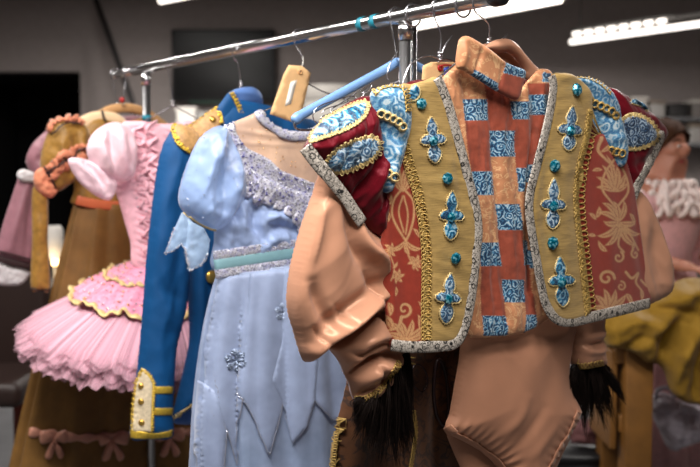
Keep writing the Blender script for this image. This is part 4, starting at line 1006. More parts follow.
slc = Surf(fC, ([v.co for v in lc.data.vertices], [list(p.vertices) for p in lc.data.polygons]))
obj('beading', beads(fC, slc, lace_o, 520, 0.0016, 1), MT['bead'], lc, kind='stuff')
obj('violet_beading', beads(fC, slc, lace_o, 170, 0.0022, 2), MT['beadblue'], lc, kind='stuff', label='violet blue beads')
tl = [(255, 113), (262, 111), (268, 118), (280, 127), (294, 131), (308, 130), (320, 126), (322, 132), (308, 139), (294, 141), (280, 137), (268, 129), (258, 121)]
tlo = lay('lace_collar', fC, tl, sbd, MT['lace'], ice, 0.002, 3, 1.8, 0.003, label='silver beaded lace neckline')
obj('beading', beads(fC, sbd, tl, 70, 0.0018, 3, 0.004), MT['bead'], tlo, kind='stuff')
obj('scattered_crystal', beads(fC, sbd, [(236, 128), (262, 118), (300, 142), (310, 170), (280, 165), (250, 145)], 26, 0.0013, 5, 0.003), MT['beadgold'], ice, kind='stuff')
# skirt
pl = lambda th, t: 0.05 * math.cos(11 * th + 0.6) * min(1, t * 4 + .2) + 0.032 * math.cos(23 * th + 1.1 + 2 * t) * min(1, t * 5 + .3) + 0.012 * math.sin(5 * th + 3 * t)
sk_pairs = [((219, 272), (362, 258)), ((213, 296), (366, 285)), ((206, 340), (372, 330)), ((200, 400), (378, 390)), ((198, 467), (384, 467)), ((194, 560), (392, 560)), ((190, 640), (398, 640))]
skirt = loft(fC, [(a, b, 0.42) for a, b in sk_pairs], 0.0, 0.42, 110, 6, pleat=pl)
sku = loft(fC, [((a[0] + 4, a[1]), (b[0] - 4, b[1]), 0.40) for a, b in sk_pairs], 0.0, 0.4, 90, 8, pleat=lambda th, t: 0.8 * pl(th, t) - 0.02)
su = obj('underskirt', sku, MT['iceunder'], ice)
sko = obj('chiffon_skirt', skirt, MT['icechiffon'], ice, label='sheer ice blue chiffon overskirt')
ssk = Surf(fC, skirt)
for i, pts in enumerate(([(219, 278), (252, 274), (250, 360), (240, 420), (236, 464), (226, 430), (206, 400), (204, 350)], [(250, 274), (292, 268), (292, 360), (280, 410), (268, 454), (254, 420), (238, 390), (246, 340)],
                         [(284, 269), (316, 266), (318, 340), (314, 400), (306, 425), (293, 443), (284, 410), (270, 380), (280, 340)], [(312, 266), (346, 264), (352, 350), (346, 420), (330, 420), (312, 398), (304, 370), (308, 330)],
                         [(200, 380), (216, 390), (226, 430), (222, 480), (200, 500), (196, 440)])):
    p = lay('pointed_petal', fC, pts, ssk, MT['icechiffon'], sko, 0.002, 3, 3.0, 0.004 + 0.002 * (i % 3), smooth=False, label='pointed chiffon panel')
    tip = max(range(len(pts)), key=lambda k: pts[k][1])
    obj('iridescent_edge', tube(ssk.path(pts[max(0, tip - 2):tip + 3], 3, 0.0075, smooth=False)[0], 0.0009, 5), MT['bead'], p)
def snowflake(cx, cy, r, parent):
    V, Fc = [], []
    for k in range(6):
        a = k * PI / 3 + 0.3
        def q(u, v): return ssk.hit(cx + r * (u * math.cos(a) - v * math.sin(a)), cy + r * (u * math.sin(a) + v * math.cos(a)), 0.009)[0]
        for seg_ in ([(0, 0), (1, 0)], [(.45, 0), (.75, .28)], [(.45, 0), (.75, -.28)], [(.7, 0), (.92, .2)], [(.7, 0), (.92, -.2)]):
            g = tube([q(*seg_[0]), q((seg_[0][0] + seg_[1][0]) / 2, (seg_[0][1] + seg_[1][1]) / 2), q(*seg_[1])], 0.0019, 5); o = len(V); V += g[0]; Fc += [[i + o for i in f] for f in g[1]]
    return obj('snowflake', (V, Fc), MT['silverfleck'], parent, label='silver embroidered snowflake')
snowflake(235, 360, 12, sko); snowflake(282, 312, 10, sko)
for (x, y, y2) in ((216, 372, 398), (258, 322, 338), (247, 404, 410), (302, 380, 396)):
    obj('iridescent_edge', tube(ssk.path([(x, y), (x + 1, (y + y2) / 2), (x + 2, y2)], 3, 0.006)[0], 0.001, 5), MT['bead'], sko)
# waist band
def bandpath(y0, y1): return [(214 + (y0 - 262) * .1, y0), (255, y0 - (y0 - y1) * 0.42), (296, y0 - (y0 - y1) * 0.8), (340, y1), (362, y1 + 2)]
an = Ana(fC, tb(0.020))
obj('waist_ribbon', band(an, bandpath(265, 250), 9, 0.002, 0.001, 3), MT['aqua'], ice, label='aqua ribbon at the waist')
for ya, yb, nm in ((256, 241, 0), (274, 260, 1)):
    b = obj('beaded_band', band(an, bandpath(ya, yb), 8, 0.002, 0.0005, 3), MT['lace'], ice, label='beaded silver lace band')
    q = bandpath(ya, yb); poly = [(x, y - 4) for x, y in q] + [(x, y + 4) for x, y in q[::-1]]
    obj('beading', beads(fC, an, poly, 260, 0.0015, 10 + nm, 0.0025), MT['bead'], b, kind='stuff')
# puff sleeve
f_pr = crease([([(222, 128), (212, 150), (200, 190)], 3, 0.006), ([(223, 130), (219, 160), (212, 200)], 3, -0.006), ([(225, 132), (230, 165), (226, 205)], 3, 0.006), ([(220, 128), (202, 150), (188, 184)], 3, -0.005), ([(196, 220), (200, 205), (200, 190)], 3, 0.006), ([(208, 228), (212, 212), (214, 196)], 3, -0.006), ([(188, 214), (190, 200), (188, 188)], 3, -0.005), ([(218, 228), (224, 210), (228, 196)], 3, 0.006)])
f_ps = fold([([(214, 136), (200, 160), (192, 200)], 8, 0.008), ([(222, 140), (214, 170), (208, 215)], 7, -0.007), ([(232, 150), (228, 180), (218, 215)], 7, 0.008), ([(206, 140), (190, 170), (186, 205)], 5, -0.004), ([(194, 208), (206, 214), (216, 216)], 5, 0.008)])
ps_o = [(222, 126), (212, 128), (202, 136), (194, 150), (186, 170), (180, 192), (181, 206), (190, 218), (204, 227), (216, 230), (226, 222), (238, 204), (244, 190), (242, 172), (234, 152), (228, 136)]
puff = pillow(fC, ps_o, 0.02, 0.055, 32, 2, lambda Q: f_pr(Q) + f_ps(Q) * 1.5 + ridged(0.005, 14, 8.2, 105, 2.5)(Q), back=0.9)
pf = obj('puff_sleeve', puff, MT['icesleeve'], ice, label='sheer pale blue puff sleeve'); spf = Surf(fC, puff)
obj('cuff_cord', tube(spf.path([(184, 212), (194, 222), (204, 228), (216, 231)], 2, 0.002)[0], 0.0022, 8), MT['goldlight'], pf)
obj('scattered_crystal', beads(fC, spf, ps_o, 22, 0.0013, 8), MT['bead'], pf, kind='stuff')
for pts, n in (([(182, 212), (190, 219), (196, 226), (193, 243), (186, 252), (182, 244), (174, 250), (165, 253), (170, 240), (175, 228)], 0.05), ([(188, 220), (204, 228), (210, 240), (208, 254), (200, 266), (190, 270), (187, 262), (186, 248)], 0.056)):
    r_ = obj('pointed_ruffle', pillow(fC, pts, n, 0.006, 8, 2, wrinkle(0.003, 8, 2.2), smooth=False, back=0.6), MT['icepoints'], pf, label='pointed beaded organza ruffle')
    e = [(x, y) for x, y in pts[3:]] 
    an2 = Ana(fC, lambda Q, n=n: 0 * Q[:, 0] + n + 0.004)
    obj('beading', beads(fC, an2, pts, 70, 0.0015, 12, 0.001, edge=lin_path(e, 2)[:, :2].tolist()), MT['bead'], r_, kind='stuff')
wire_hanger('wire_hanger', fC, (303, 78, 0.0), [(297, 88), (288, 94), (276, 105), (262, 112, 0.0), (250, 120, -.01)], [(312, 86), (324, 92), (340, 97), (356, 106)], 'wire hanger holding the ice blue dress beside a kraft tag', bend=(302, 58))
kraft_tag(fC, [(289, 65), (302, 66), (311, 73), (303, 108), (298, 124), (270, 114), (284, 74)], 0.0155, 'tall kraft card tag hanging above the ice blue dress', (300, 72), strip=[(291, 82), (297, 80), (291, 104), (285, 106)], parent_label='x', string=[(300, 72, .017), (303, 62, .01), (303, 56, .004)])

# ------------------------------------------------------------------ ROYAL BLUE COAT
fD = Fr(on_rail(238))
coat = empty('coat', 'royal blue military coat with gold epaulette, braided collar and buttoned cuff', 'coat', fD)
tc = lambda Q: 0.06 * np.sqrt(np.clip(1 - ((Q[:, 0] - 252) / 92) ** 2, 0, 1)) - 0.035
f_ct = fold([([(192, 200), (196, 280), (194, 370)], 7, 0.010), ([(206, 180), (206, 280), (204, 390)], 7, -0.008)])
ct_o = [(178, 138), (196, 122), (215, 110), (232, 100), (262, 104), (300, 116), (326, 132), (334, 200), (326, 380), (270, 392), (215, 392), (199, 401), (184, 412), (172, 420), (176, 400), (181, 380), (189, 340), (188, 300), (190, 250), (184, 190)]
cbody = pillow(fD, ct_o, 0.0, 0.025, 22, 3, lambda Q: f_ct(Q) + ridged(0.003, 18, 1.4, 85, 4)(Q), base=tc, back=0.8)
obj('body', cbody, MT['royal'], coat); scb = Surf(fD, cbody)
obj('hem_braid', braid(scb, [(173, 418), (184, 411), (199, 400), (215, 391)], 3.0, 1.6, 0.0018, 0.003), MT['goldlight'], coat, label='gold beaded hem braid')
obj('hem_lining', pillow(fD, [(174, 414), (199, 396), (240, 388), (300, 388), (300, 420), (230, 424), (176, 424)], -0.02, 0.006, 8, 4, back=0.6), MT['liningblue'], coat, label='paler blue lining below the hem')
f_cs = fold([([(170, 140), (158, 220), (150, 320)], 9, 0.006), ([(176, 200), (172, 260), (166, 330)], 6, -0.008), ([(160, 300), (168, 320), (176, 330)], 7, 0.006), ([(150, 270), (160, 290), (172, 296)], 5, -0.005)])
cs_o = [(177, 126), (168, 136), (161, 152), (155, 185), (150, 225), (146, 265), (142, 320), (138, 365), (134, 405), (131, 438), (150, 439), (171, 437), (172, 410), (173, 380), (176, 345), (184, 312), (188, 285), (189, 250), (192, 210), (198, 180), (202, 150), (192, 132)]
csl = pillow(fD, cs_o, 0.03, 0.036, 18, 2.4, lambda Q: f_cs(Q) + ridged(0.004, 22, 3.4, 100, 3)(Q), back=0.9, step=2)
cs = obj('sleeve', csl, MT['royal'], coat); scs = Surf(fD, csl)
cp = lay('cuff_panel', fD, [(143.5, 368), (149, 374), (154, 382), (153, 405), (152, 432), (132, 432), (134, 405), (137, 381)], scs, MT['creamlace'], cs, 0.003, 3, 1.6, 0.001, False, label='cream and gold pointed cuff panel')
obj('edge_braid', braid(scs, [(133, 431), (134, 405), (137, 382), (143.5, 369), (150, 375), (154, 383), (153, 405), (152, 431)], 2.6, 1.3, 0.0016, 0.004, smooth=False), MT['goldbraid'], cp)
for y in (386, 401, 422):
    p, nr = scs.hit(142, y, 0.003); obj('button', orient(lathe([(0.0075, 0), (0.008, 0.003), (0.006, 0.006), (0.003, 0.0075)], 18), p, nr), MT['brassbutton'], cp)
for y, wd in ((390, 6.5), (411.5, 6.5)):
    obj('cuff_stripe', band(scs, [(154, y), (160, y), (166, y), (172, y)], wd, 0.0015, 0.002, 2), MT['goldbraid'], cs, label='gold cuff stripe')
obj('cuff_stripe', band(scs, [(131.5, 434), (145, 435), (158, 435), (171, 433)], 7, 0.0018, 0.003, 2), MT['goldbraid'], cs, label='gold cuff stripe')
sh = Surf(fD, cbody, csl)
ep_o = [(175, 127), (186, 120), (200, 113), (214, 108), (219, 114), (221, 124), (214, 134), (202, 142), (190, 152), (182, 147), (177, 139)]
ep = lay('epaulette', fD, ep_o, sh, MT['goldbrocade'], coat, 0.004, 4, 1.8, 0.003, label='tan brocade epaulette edged in gold braid')
obj('edge_braid', braid(sh, [(221, 124), (219, 114), (214, 108), (200, 113), (186, 120), (175, 127), (177, 139), (182, 147), (190, 152)], 3.4, 1.9, 0.0022, 0.006), MT['goldbraid'], ep)
p, nr = sh.hit(212, 121, 0.007); obj('button', orient(lathe([(0.008, 0), (0.0085, 0.003), (0.006, 0.006), (0.003, 0.0075)], 18), p, nr), MT['brassbutton'], ep)
p, nr = scb.hit(211, 277, 0.003); obj('button', orient(lathe([(0.017, 0), (0.0175, 0.003), (0.013, 0.007), (0.006, 0.008)], 22), p, nr), MT['brassbutton'], coat, label='large gold button')
co_o = [(217, 110), (222, 101), (231, 91), (237, 98), (241, 117), (232, 121), (222, 121)]
cco = obj('collar', pillow(fD, co_o, 0.035, 0.010, 6, 1.8, back=0.6), MT['royal'], coat)
anc = Ana(fD, lambda Q: 0 * Q[:, 0] + 0.047)
obj('edge_braid', braid(anc, [(231, 92), (236, 100), (240, 110), (242, 118)], 3.4, 2.0, 0.0018, 0.001), MT['goldbraid'], cco)
f_ln = fold([([(238, 92), (250, 94), (260, 100)], 3, 0.004), ([(240, 104), (250, 103), (262, 106)], 2.5, -0.005)])
obj('collar_lining', pillow(fD, [(232, 92), (240, 88), (252, 87), (260, 92), (263, 102), (262, 116), (242, 118), (238, 104)], 0.012, 0.014, 8, 1.8, f_ln, back=0.6), MT['liningblue'], coat, label='periwinkle quilted collar lining')
wire_hanger('wire_hanger', fD, (241, 84), [(236, 96), (215, 112, -.01), (190, 128, -.01)], [(246, 96), (270, 112, -.01), (300, 128, -.01)], 'wire hanger with its hook above the blue coat collar', bend=(238, 64))

# ------------------------------------------------------------------ PINK TUTU
fE = Fr(on_rail(172))
tut = empty('tutu', 'pink ballet tutu with sequinned rose overskirt and ruffled bodice', 'tutu', fE)
te = lambda Q: 0.05 * np.sqrt(np.clip(1 - ((Q[:, 0] - 165) / 55) ** 2, 0, 1)) - 0.02
rfl = lambda Q: np.array([0.006 * math.sin(q[1] * 0.9 + 2 * math.sin(q[0] * 0.25)) * (0.5 + 0.5 * math.cos((q[0] - 140 - (q[1] - 125) * 0.06) * 0.18)) for q in Q])
tb_o = [(120, 128), (134, 121), (165, 124), (198, 122), (210, 150), (208, 200), (196, 270), (138, 270), (130, 240), (120, 205), (114, 180)]
tbod = pillow(fE, tb_o, 0.0, 0.014, 12, 2, rfl, base=te, back=0.8)
tbo = obj('bodice', tbod, MT['pinkruffle'], tut); stb = Surf(fE, tbod)
for dx, sd_ in ((0, 1), (13, 2)):
    rnd = random.Random(sd_); pts = []
    for k in range(90):
        t = k / 89; y = 124 + t * 142; x = 137 + dx + 12 * t + 5 * math.sin(t * 60 + sd_) + rnd.gauss(0, .6)
        p, nr = stb.hit(x, y, 0.004 + 0.006 * (0.5 + 0.5 * math.sin(t * 100 + sd_))); pts.append(p)
    obj('front_ruffle', tube(pts, 0.0065, 8, flat=0.5), MT['pinkruffle'], tbo, label='ruffled pink front trim')
obj('sequins', beads(fE, stb, [(136, 180), (152, 178), (158, 268), (138, 268)], 60, 0.002, 21, 0.006), MT['bead'], tbo, kind='stuff')
f_tp = fold([([(100, 126), (96, 150), (108, 176)], 6, 0.01), ([(115, 126), (114, 150), (118, 178)], 6, 0.012), ([(126, 130), (128, 155), (126, 178)], 5, 0.01), ([(107, 126), (104, 150), (112, 176)], 4, -0.008)])
tpo = obj('puff_sleeve', pillow(fE, [(87, 152), (91, 136), (102, 126), (115, 122), (127, 127), (135, 142), (136, 162), (131, 178), (120, 182), (108, 178), (95, 170)], 0.05, 0.05, 24, 2, lambda Q: 1.6 * f_tp(Q) + ridged(0.006, 9, 2.4, 80, 2.5)(Q), back=0.9), MT['pinksheer'], tut, label='blush organza puff sleeve')
f_tr = fold([([(75, 163), (88, 175), (100, 192)], 4, 0.008), ([(92, 164), (102, 178), (108, 194)], 4, 0.008), ([(84, 162), (96, 178), (104, 194)], 3, -0.008)])
obj('sleeve_ruffle', pillow(fE, [(68, 160), (80, 158), (94, 163), (106, 171), (116, 180), (116, 190), (110, 200), (100, 198), (88, 190), (76, 178)], 0.055, 0.012, 10, 2, lambda Q: 1.5 * f_tr(Q) + ridged(0.006, 6, 4.4, 45, 3)(Q), back=0.8), MT['pinksheer'], tpo, label='pale pink flared sleeve ruffle')
# skirt layers: drooping ruffled discs
tcen = fE.P(164, 266, 0.0)
def disc(r0, r1, drop0, drop1, ruff, freq, seed, seg=260, rings=12, rag=0.02, lift=0.0, scal=0):
    rnd = random.Random(seed); V, Fc = [], []
    e = [rnd.uniform(-rag, rag) for _ in range(seg)]; ph = rnd.uniform(0, 6)
    e = [(e[i - 2] + e[i - 1] + e[i] + e[(i + 1) % seg]) * .4 for i in range(seg)]
    for i in range(rings):
        t = i / (rings - 1)
        for s in range(seg):
            th = 2 * PI * s / seg
            rr = r0 + (r1 - r0) * t + (e[s] if i == rings - 1 else 0) * 1.0 + (scal * abs(math.sin(9 * th)) * t if scal else 0)
            z = -(drop0 + (drop1 - drop0) * t ** 1.25) + lift + ruff * t * math.sin(freq * th + ph + 1.5 * math.sin(3 * th)) + 0.3 * ruff * t * math.sin(freq * 2.7 * th + ph) + 0.15 * rr * 0.85 * math.sin(th)
            V.append(tcen + Vector((rr * math.cos(th) * 0.98, rr * math.sin(th) * 0.85, z)))
    for i in range(rings - 1):
        for s in range(seg):
            a, b = i * seg + s, i * seg + (s + 1) % seg; Fc.append([a, a + seg, b + seg, b])
    m = len(V); nv = [v - Vector((0, 0, 0.0015)) for v in V]; V2 = V + nv
    F2 = Fc + [[i + m for i in f[::-1]] for f in Fc]
    o = (rings - 1) * seg
    F2 += [[o + s, o + s + m, o + (s + 1) % seg + m, o + (s + 1) % seg] for s in range(seg)]
    F2 += [[s + m, s, (s + 1) % seg, (s + 1) % seg + m] for s in range(seg)]
    return (V2, F2, {'turn': [2 * PI * (i % seg) / seg for i in range(len(V2))], 'rim': [((i % m) // seg / (rings - 1)) ** 5 for i in range(len(V2))]})
for k, (r1, dr) in enumerate(((0.42, 0.180), (0.425, 0.195), (0.42, 0.208), (0.415, 0.222), (0.415, 0.238), (0.40, 0.252))):
    obj('tulle_layer', disc(0.07, r1, 0.02, dr, 0.007, 29 + 7 * k, 30 + k, rag=0.024), MT['pinktulle'], tut, label='layer of pink tulle')
osk = disc(0.06, 0.265, 0.0, 0.105, 0.008, 13, 40, rag=0.0, lift=0.02, scal=0.012)
ok = obj('overskirt', osk, MT['pinkbroc'], tut, label='rose pink brocade overskirt'); sok = Surf(fE, osk)
seg = 260; edge = [osk[0][11 * seg + s] + Vector((0, 0, 0.004)) for s in range(seg)]
obj('edge_lace', tube([e + Vector((0, 0, 0.004 * math.sin(k * 1.1))) for k, e in enumerate(edge)], [0.008 + 0.003 * math.sin(k * 0.8) for k in range(seg)], 8, True, flat=0.3, normals=[(0, -0.6, 0.8)] * seg), MT['goldlight'], ok, label='gold scalloped edge lace')
def disc_beads(count, r0, r1, r, seed):
    rnd = random.Random(seed); V, Fc = [], []
    bm = bmesh.new(); bmesh.ops.create_icosphere(bm, subdivisions=1, radius=1); bm.verts.index_update()
    sv_, sf = [v.co.copy() for v in bm.verts], [[v.index for v in f.verts] for f in bm.faces]; bm.free()
    for _ in range(count):
        i = rnd.randrange(2, 11); s = rnd.randrange(seg); c = osk[0][i * seg + s] + Vector((0, 0, 0.003)); o = len(V); rr = r * rnd.uniform(.6, 1.3)
        V += [c + v * rr for v in sv_]; Fc += [[j + o for j in f] for f in sf]
    return (V, Fc)
obj('sequins', disc_beads(420, 0, 0, 0.0026, 5), MT['bead'], ok, kind='stuff')
obj('gold_sequins', disc_beads(260, 0, 0, 0.003, 6), MT['beadgold'], ok, kind='stuff')
ob2 = [osk[0][6 * seg + s] + Vector((0, 0, 0.006)) for s in range(seg)]
obj('edge_lace', tube([e + Vector((0, 0, 0.003 * math.sin(k * 1.3))) for k, e in enumerate(ob2)], [0.006 + 0.003 * math.sin(k * 0.9) for k in range(seg)], 8, True, flat=0.3, normals=[(0, -0.6, 0.8)] * seg), MT['goldlight'], ok, label='gold scalloped edge lace')
wire_hanger('wire_hanger', fE, (173, 103), [(168, 108), (150, 118, -.005), (130, 126, -.005)], [(178, 108), (196, 118, -.005), (212, 126, -.005)], 'wire hanger with a small dangling clip holding the pink tutu', bend=(171, 88))

# ------------------------------------------------------------------ BRONZE GOLD GOWN
fG = Fr(on_rail(129))
gown = empty('gown', 'bronze gold long gown with coral ruffled puff sleeve and ribbon bows at the hem', 'dress', fG)
tg_ = lambda Q: 0.05 * np.sqrt(np.clip(1 - ((Q[:, 0] - 122) / 62) ** 2, 0, 1)) - 0.03
obj('bodice', pillow(fG, [(80, 130), (96, 118), (122, 122), (150, 118), (166, 135), (168, 170), (160, 206), (78, 206), (74, 190), (76, 160)], 0.0, 0.016, 10, 2.4, wrinkle(0.006, 14, 4.4), base=tg_, back=0.8), MT['goldsleeve'], gown)
obj('net_yoke', pillow(fG, [(76, 122), (86, 114), (100, 111), (118, 114), (128, 126), (112, 142), (94, 144), (84, 136)], 0.005, 0.016, 10, 2.4, back=0.8), MT['creamsheer'], gown, label='cream net shoulder')
obj('shoulder_trim', tube(curve3([fG.P(102, 110, .03), fG.P(104, 118, .035), fG.P(106, 122, .035)], 4), 0.004, 8), MT['darktrim'], gown)
gp = lambda th, t: (0.12 * abs(math.cos(6.5 * th + 0.8)) - .06 + 0.035 * math.cos(19 * th + 2)) * min(1, 0.8 + t)
gsk = loft(fG, [((77, 204), (166, 204), .30), ((70, 235), (178, 235), .31), ((58, 290), (192, 290), .32), ((38, 380), (216, 380), .32), ((20, 467), (236, 467), .32), ((6, 560), (250, 560), .32), ((0, 600), (256, 600), .32)], 0.0, .55, 120, 6, pleat=gp)
gs = obj('skirt', gsk, MT['olivegold'], gown); sgs = Surf(fG, gsk)
ang = Ana(fG, lambda Q: tg_(Q) + 0.02)
obj('belt', band(ang, [(76, 200), (96, 204), (122, 206), (150, 205), (164, 203)], 9, 0.003, 0.002, 3), MT['rustbelt'], gown, label='rust satin belt')
obj('sash_tail', pillow(fG, [(119, 207), (126, 207), (134, 240), (137, 280), (126, 276), (122, 240)], 0.035, 0.004, 4, 3, back=0.8), MT['rustbelt'], gown, label='rust satin sash tail')
q = [(29, 432), (50, 434), (80, 438), (110, 436), (140, 434), (170, 433), (200, 431)]
rb = obj('hem_ribbon', tube(sgs.path(q, 2.5, 0.004)[0], [0.012 + 0.004 * math.sin(k * 0.9) for k in range(len(sgs.path(q, 2.5, 0.004)[0]))], 8, flat=0.3, normals=sgs.path(q, 2.5, 0.004)[1]), MT['bowpink'], gs, label='gathered dusty pink ribbon')
for bx, by in ((54, 438), (112, 440), (168, 436)):
    for pts in ([(bx, by), (bx - 8, by - 8), (bx - 14, by - 5), (bx - 13, by + 5), (bx - 7, by + 5)], [(bx, by), (bx + 8, by - 8), (bx + 15, by - 7), (bx + 14, by + 4), (bx + 7, by + 4)], [(bx - 1, by), (bx - 9, by + 18), (bx - 3, by + 20), (bx + 2, by + 6)], [(bx, by), (bx + 5, by + 20), (bx + 11, by + 16), (bx + 4, by + 4)]):
        lay('bow_loop', fG, pts, sgs, MT['bowpink'], rb, 0.008, 4, 2, 0.008, label='loop of a pink ribbon bow')
f_gs = fold([([(62, 130), (56, 150), (52, 170)], 5, 0.012), ([(72, 130), (68, 155), (62, 180)], 5, -0.01), ([(80, 130), (76, 155), (72, 178)], 5, 0.012)])
gsl = pillow(fG, [(50, 128), (60, 120), (74, 118), (85, 126), (90, 142), (86, 162), (76, 178), (62, 190), (50, 190), (42, 178), (41, 155)], 0.035, 0.05, 20, 2, lambda Q: f_gs(Q) + wrinkle(0.006, 9, 6.6)(Q), back=0.9)
gsl_o = obj('puff_sleeve', gsl, MT['goldsleeve'], gown, label='old gold velvet puff sleeve'); sgl = Surf(fG, gsl)
def ruffle(pts, r, seed, fr=fG, su=sgl, amp=2.2, off=0.006):
    q = smooth_path(pts, 1.2); P = []
    for k, a in enumerate(q): P.append(su.hit(a[0] + amp * math.sin(k * 1.3 + seed), a[1] + amp * math.cos(k * 1.7 + seed), off + 0.004 * math.sin(k * 0.9))[0])
    return tube(P, r, 8, flat=0.6)
for i, pts in enumerate(([(50, 130), (56, 122), (64, 120), (74, 120), (82, 124)], [(44, 178), (54, 164), (66, 154), (78, 148), (88, 148)], [(52, 178), (64, 166), (76, 158), (86, 154)])):
    obj('coral_ruffle', ruffle(pts, 0.010, i), MT['rustruffle'], gsl_o, label='dusty coral gathered ruffle')
for pts in ([(46, 176), (56, 166), (70, 156), (86, 148)], [(54, 136), (66, 126), (80, 124)]):
    obj('dark_ribbon', tube(sgl.path(pts, 2, 0.014)[0], 0.003, 6), MT['darktrim'], gsl_o)
gl2 = pillow(fG, [(35, 172), (44, 168), (54, 182), (57, 192), (50, 198), (40, 194), (34, 184)], 0.05, 0.025, 9, 1.8, wrinkle(0.008, 5, 8.8), back=0.9)
obj('elbow_ruffle', gl2, MT['rustruffle'], gown, label='dusty coral elbow ruffle')
obj('dark_ribbon', tube(curve3([fG.P(44, 166, .075), fG.P(50, 176, .08), fG.P(56, 188, .075)], 5), 0.003, 6), MT['darktrim'], gown)
gl3 = pillow(fG, [(33, 188), (47, 192), (48, 240), (50, 289), (40, 290), (31, 288), (32, 240)], 0.03, 0.022, 8, 2.4, wrinkle(0.004, 20, 1.1), back=0.9)
gh = obj('hanging_sleeve', gl3, MT['goldsleeve'], gown, label='long narrow hanging sleeve')
obj('dark_hem', tube(Surf(fG, gl3).path([(31, 288), (40, 290), (50, 289)], 2, 0.001)[0], 0.003, 6), MT['darktrim'], gh)
hg = empty('wooden_hanger', 'pale wooden hanger with red bead holding the bronze gold gown', 'hanger', fG)
obj('shoulder_bar', tube(curve3([fG.P(84, 128, -.02), fG.P(100, 114, -.02), fG.P(122, 108, -.02), fG.P(144, 112, -.02), fG.P(166, 128, -.02), fG.P(172, 142, -.02)], 6), [0.012] * 8 + [0.015] * 15 + [0.016] * 8, 12, flat=0.6, normals=[(0, -1, 0)] * 31), MT['wood'], hg)
obj('hook', tube(curve3(hook_pts(fG, (123, 106), (124, 92)), 6), 0.0018, 8), MT['wire'], hg, label='steel hook')
obj('bead', lathe([(0.002, -0.009), (0.007, -0.006), (0.009, 0), (0.007, 0.006), (0.002, 0.009)], 16, fG.P(122, 100, 0.004)), MT['redp'], hg, label='red bead on the hook')
# ------------------------------------------------------------------ MAUVE COSTUME at the far end
fM = Fr(on_rail(116.5))
mv = empty('costume', 'mauve taffeta costume with lace-hemmed bell sleeve at the dark far rack end', 'dress', fM)
obj('body', pillow(fM, [(56, 134), (80, 118), (120, 116), (150, 124), (160, 200), (170, 400), (96, 400), (92, 280), (86, 200), (72, 176)], -0.02, 0.04, 20, 5, wrinkle(0.01, 30, 2.7), back=0.8), MT['mauve'], mv)
obj('upper_sleeve', pillow(fM, [(26, 162), (30, 148), (39, 137), (50, 130), (62, 140), (58, 165), (46, 178), (34, 178)], 0.02, 0.04, 14, 2.4, wrinkle(0.01, 12, 5.5), back=0.9), MT['mauve'], mv)
f_mv = fold([([(24, 185), (12, 225), (4, 260)], 5, 0.01), ([(30, 190), (26, 225), (22, 262)], 4, -0.01)])
bell = obj('bell_sleeve', pillow(fM, [(18, 178), (34, 178), (36, 220), (32, 266), (16, 262), (-6, 254), (4, 220)], 0.02, 0.03, 10, 2.2, f_mv, back=0.9, smooth=False), MT['mauve'], mv)
ab = Ana(fM, lambda Q: 0 * Q[:, 0] + 0.052)
obj('dark_band', band(ab, [(-6, 258), (10, 262), (32, 268)], 6, 0.003, 0, 3), MT['darktrim'], bell)
obj('dark_band', band(ab, [(-6, 250), (10, 254), (32, 260)], 1.6, 0.002, 0, 3), MT['darktrim'], bell)
obj('lace_hem', pillow(fM, [(-8, 262), (10, 266), (30, 272), (22, 284), (8, 286), (-8, 282)], 0.035, 0.012, 6, 2, wrinkle(0.006, 5, 1.9), back=0.9), MT['whitelace'], bell, label='white lace hem')
obj('lace_cuff', pillow(fM, [(17, 173), (24, 169), (36, 174), (38, 181), (28, 183), (19, 180)], 0.055, 0.012, 5, 1.6, wrinkle(0.006, 4, 2.9), back=0.9), MT['whitelace'], mv, label='white lace cuff')
wire_hanger('wire_hanger', fM, (117, 104), [(110, 110), (90, 122, -.01), (64, 136, -.01)], [(124, 110), (140, 118, -.01), (154, 128, -.01)], 'thin dark wire hanger at the far rail end holding the mauve costume', bend=(114, 90))
# ------------------------------------------------------------------ the room
def roommat(name, rgb, rough=0.85, bump=0.15, bs=60, var=0.05): return plain(name, rgb, rough, 0.0, 0.3, bump, bs, var)
MT['wall'] = roommat('grey painted wall', (150, 141, 138)); MT['ceil'] = roommat('ceiling paint', (120, 114, 112)); MT['floor'] = roommat('grey concrete floor', (92, 92, 94), 0.6, 0.1, 30, 0.15)
MT['dark'] = roommat('dark room', (14, 13, 13)); MT['cabinet'] = plain('grey metal cabinet', (120, 118, 118), 0.5)  # doorway walls near black: the unlit room's darkness is put into their colour
MT['screen'] = plain('black screen glass', (6, 6, 7), 0.3, 0.0, 0.12); MT['whitebox'] = plain('white box card', (225, 220, 212), 0.7)
MT['tubeglow'] = glow('fluorescent tube', (255, 246, 236), 2.2); MT['warmglow'] = glow('warm bulb', (255, 214, 150), 5.0)
MT['fixture'] = plain('fixture metal', (110, 108, 106), 0.5); MT['oak'] = plain('yellow pine', (122, 82, 34), 0.5, bump=0.15, bs=60, var=0.15)
MT['steelgrey'] = plain('grey enamel', (96, 96, 98), 0.5); MT['chairdark'] = plain('dark brown leather', (44, 28, 24), 0.5, bump=0.2); MT['redbox'] = plain('red brown box', (120, 44, 26), 0.6)
X0, X1, Y0, Y1, H = -4.6, 5.6, -3.4, 10.0, 3.6
def struct(name, g, m):
    o = obj(name, g, m, smooth=False); o['kind'] = 'structure'; return o
struct('floor', box(X1 - X0 + .4, Y1 - Y0 + 3.4, 0.1, ((X0 + X1) / 2, (Y0 + Y1) / 2 + 1.5, -0.05)), MT['floor'])
struct('ceiling', box(X1 - X0 + .4, Y1 - Y0 + 3.4, 0.1, ((X0 + X1) / 2, (Y0 + Y1) / 2 + 1.5, H + 0.05)), MT['ceil'])
struct('wall_left', box(0.15, Y1 - Y0, H, (X0 - .075, (Y0 + Y1) / 2, H / 2)), MT['wall'])
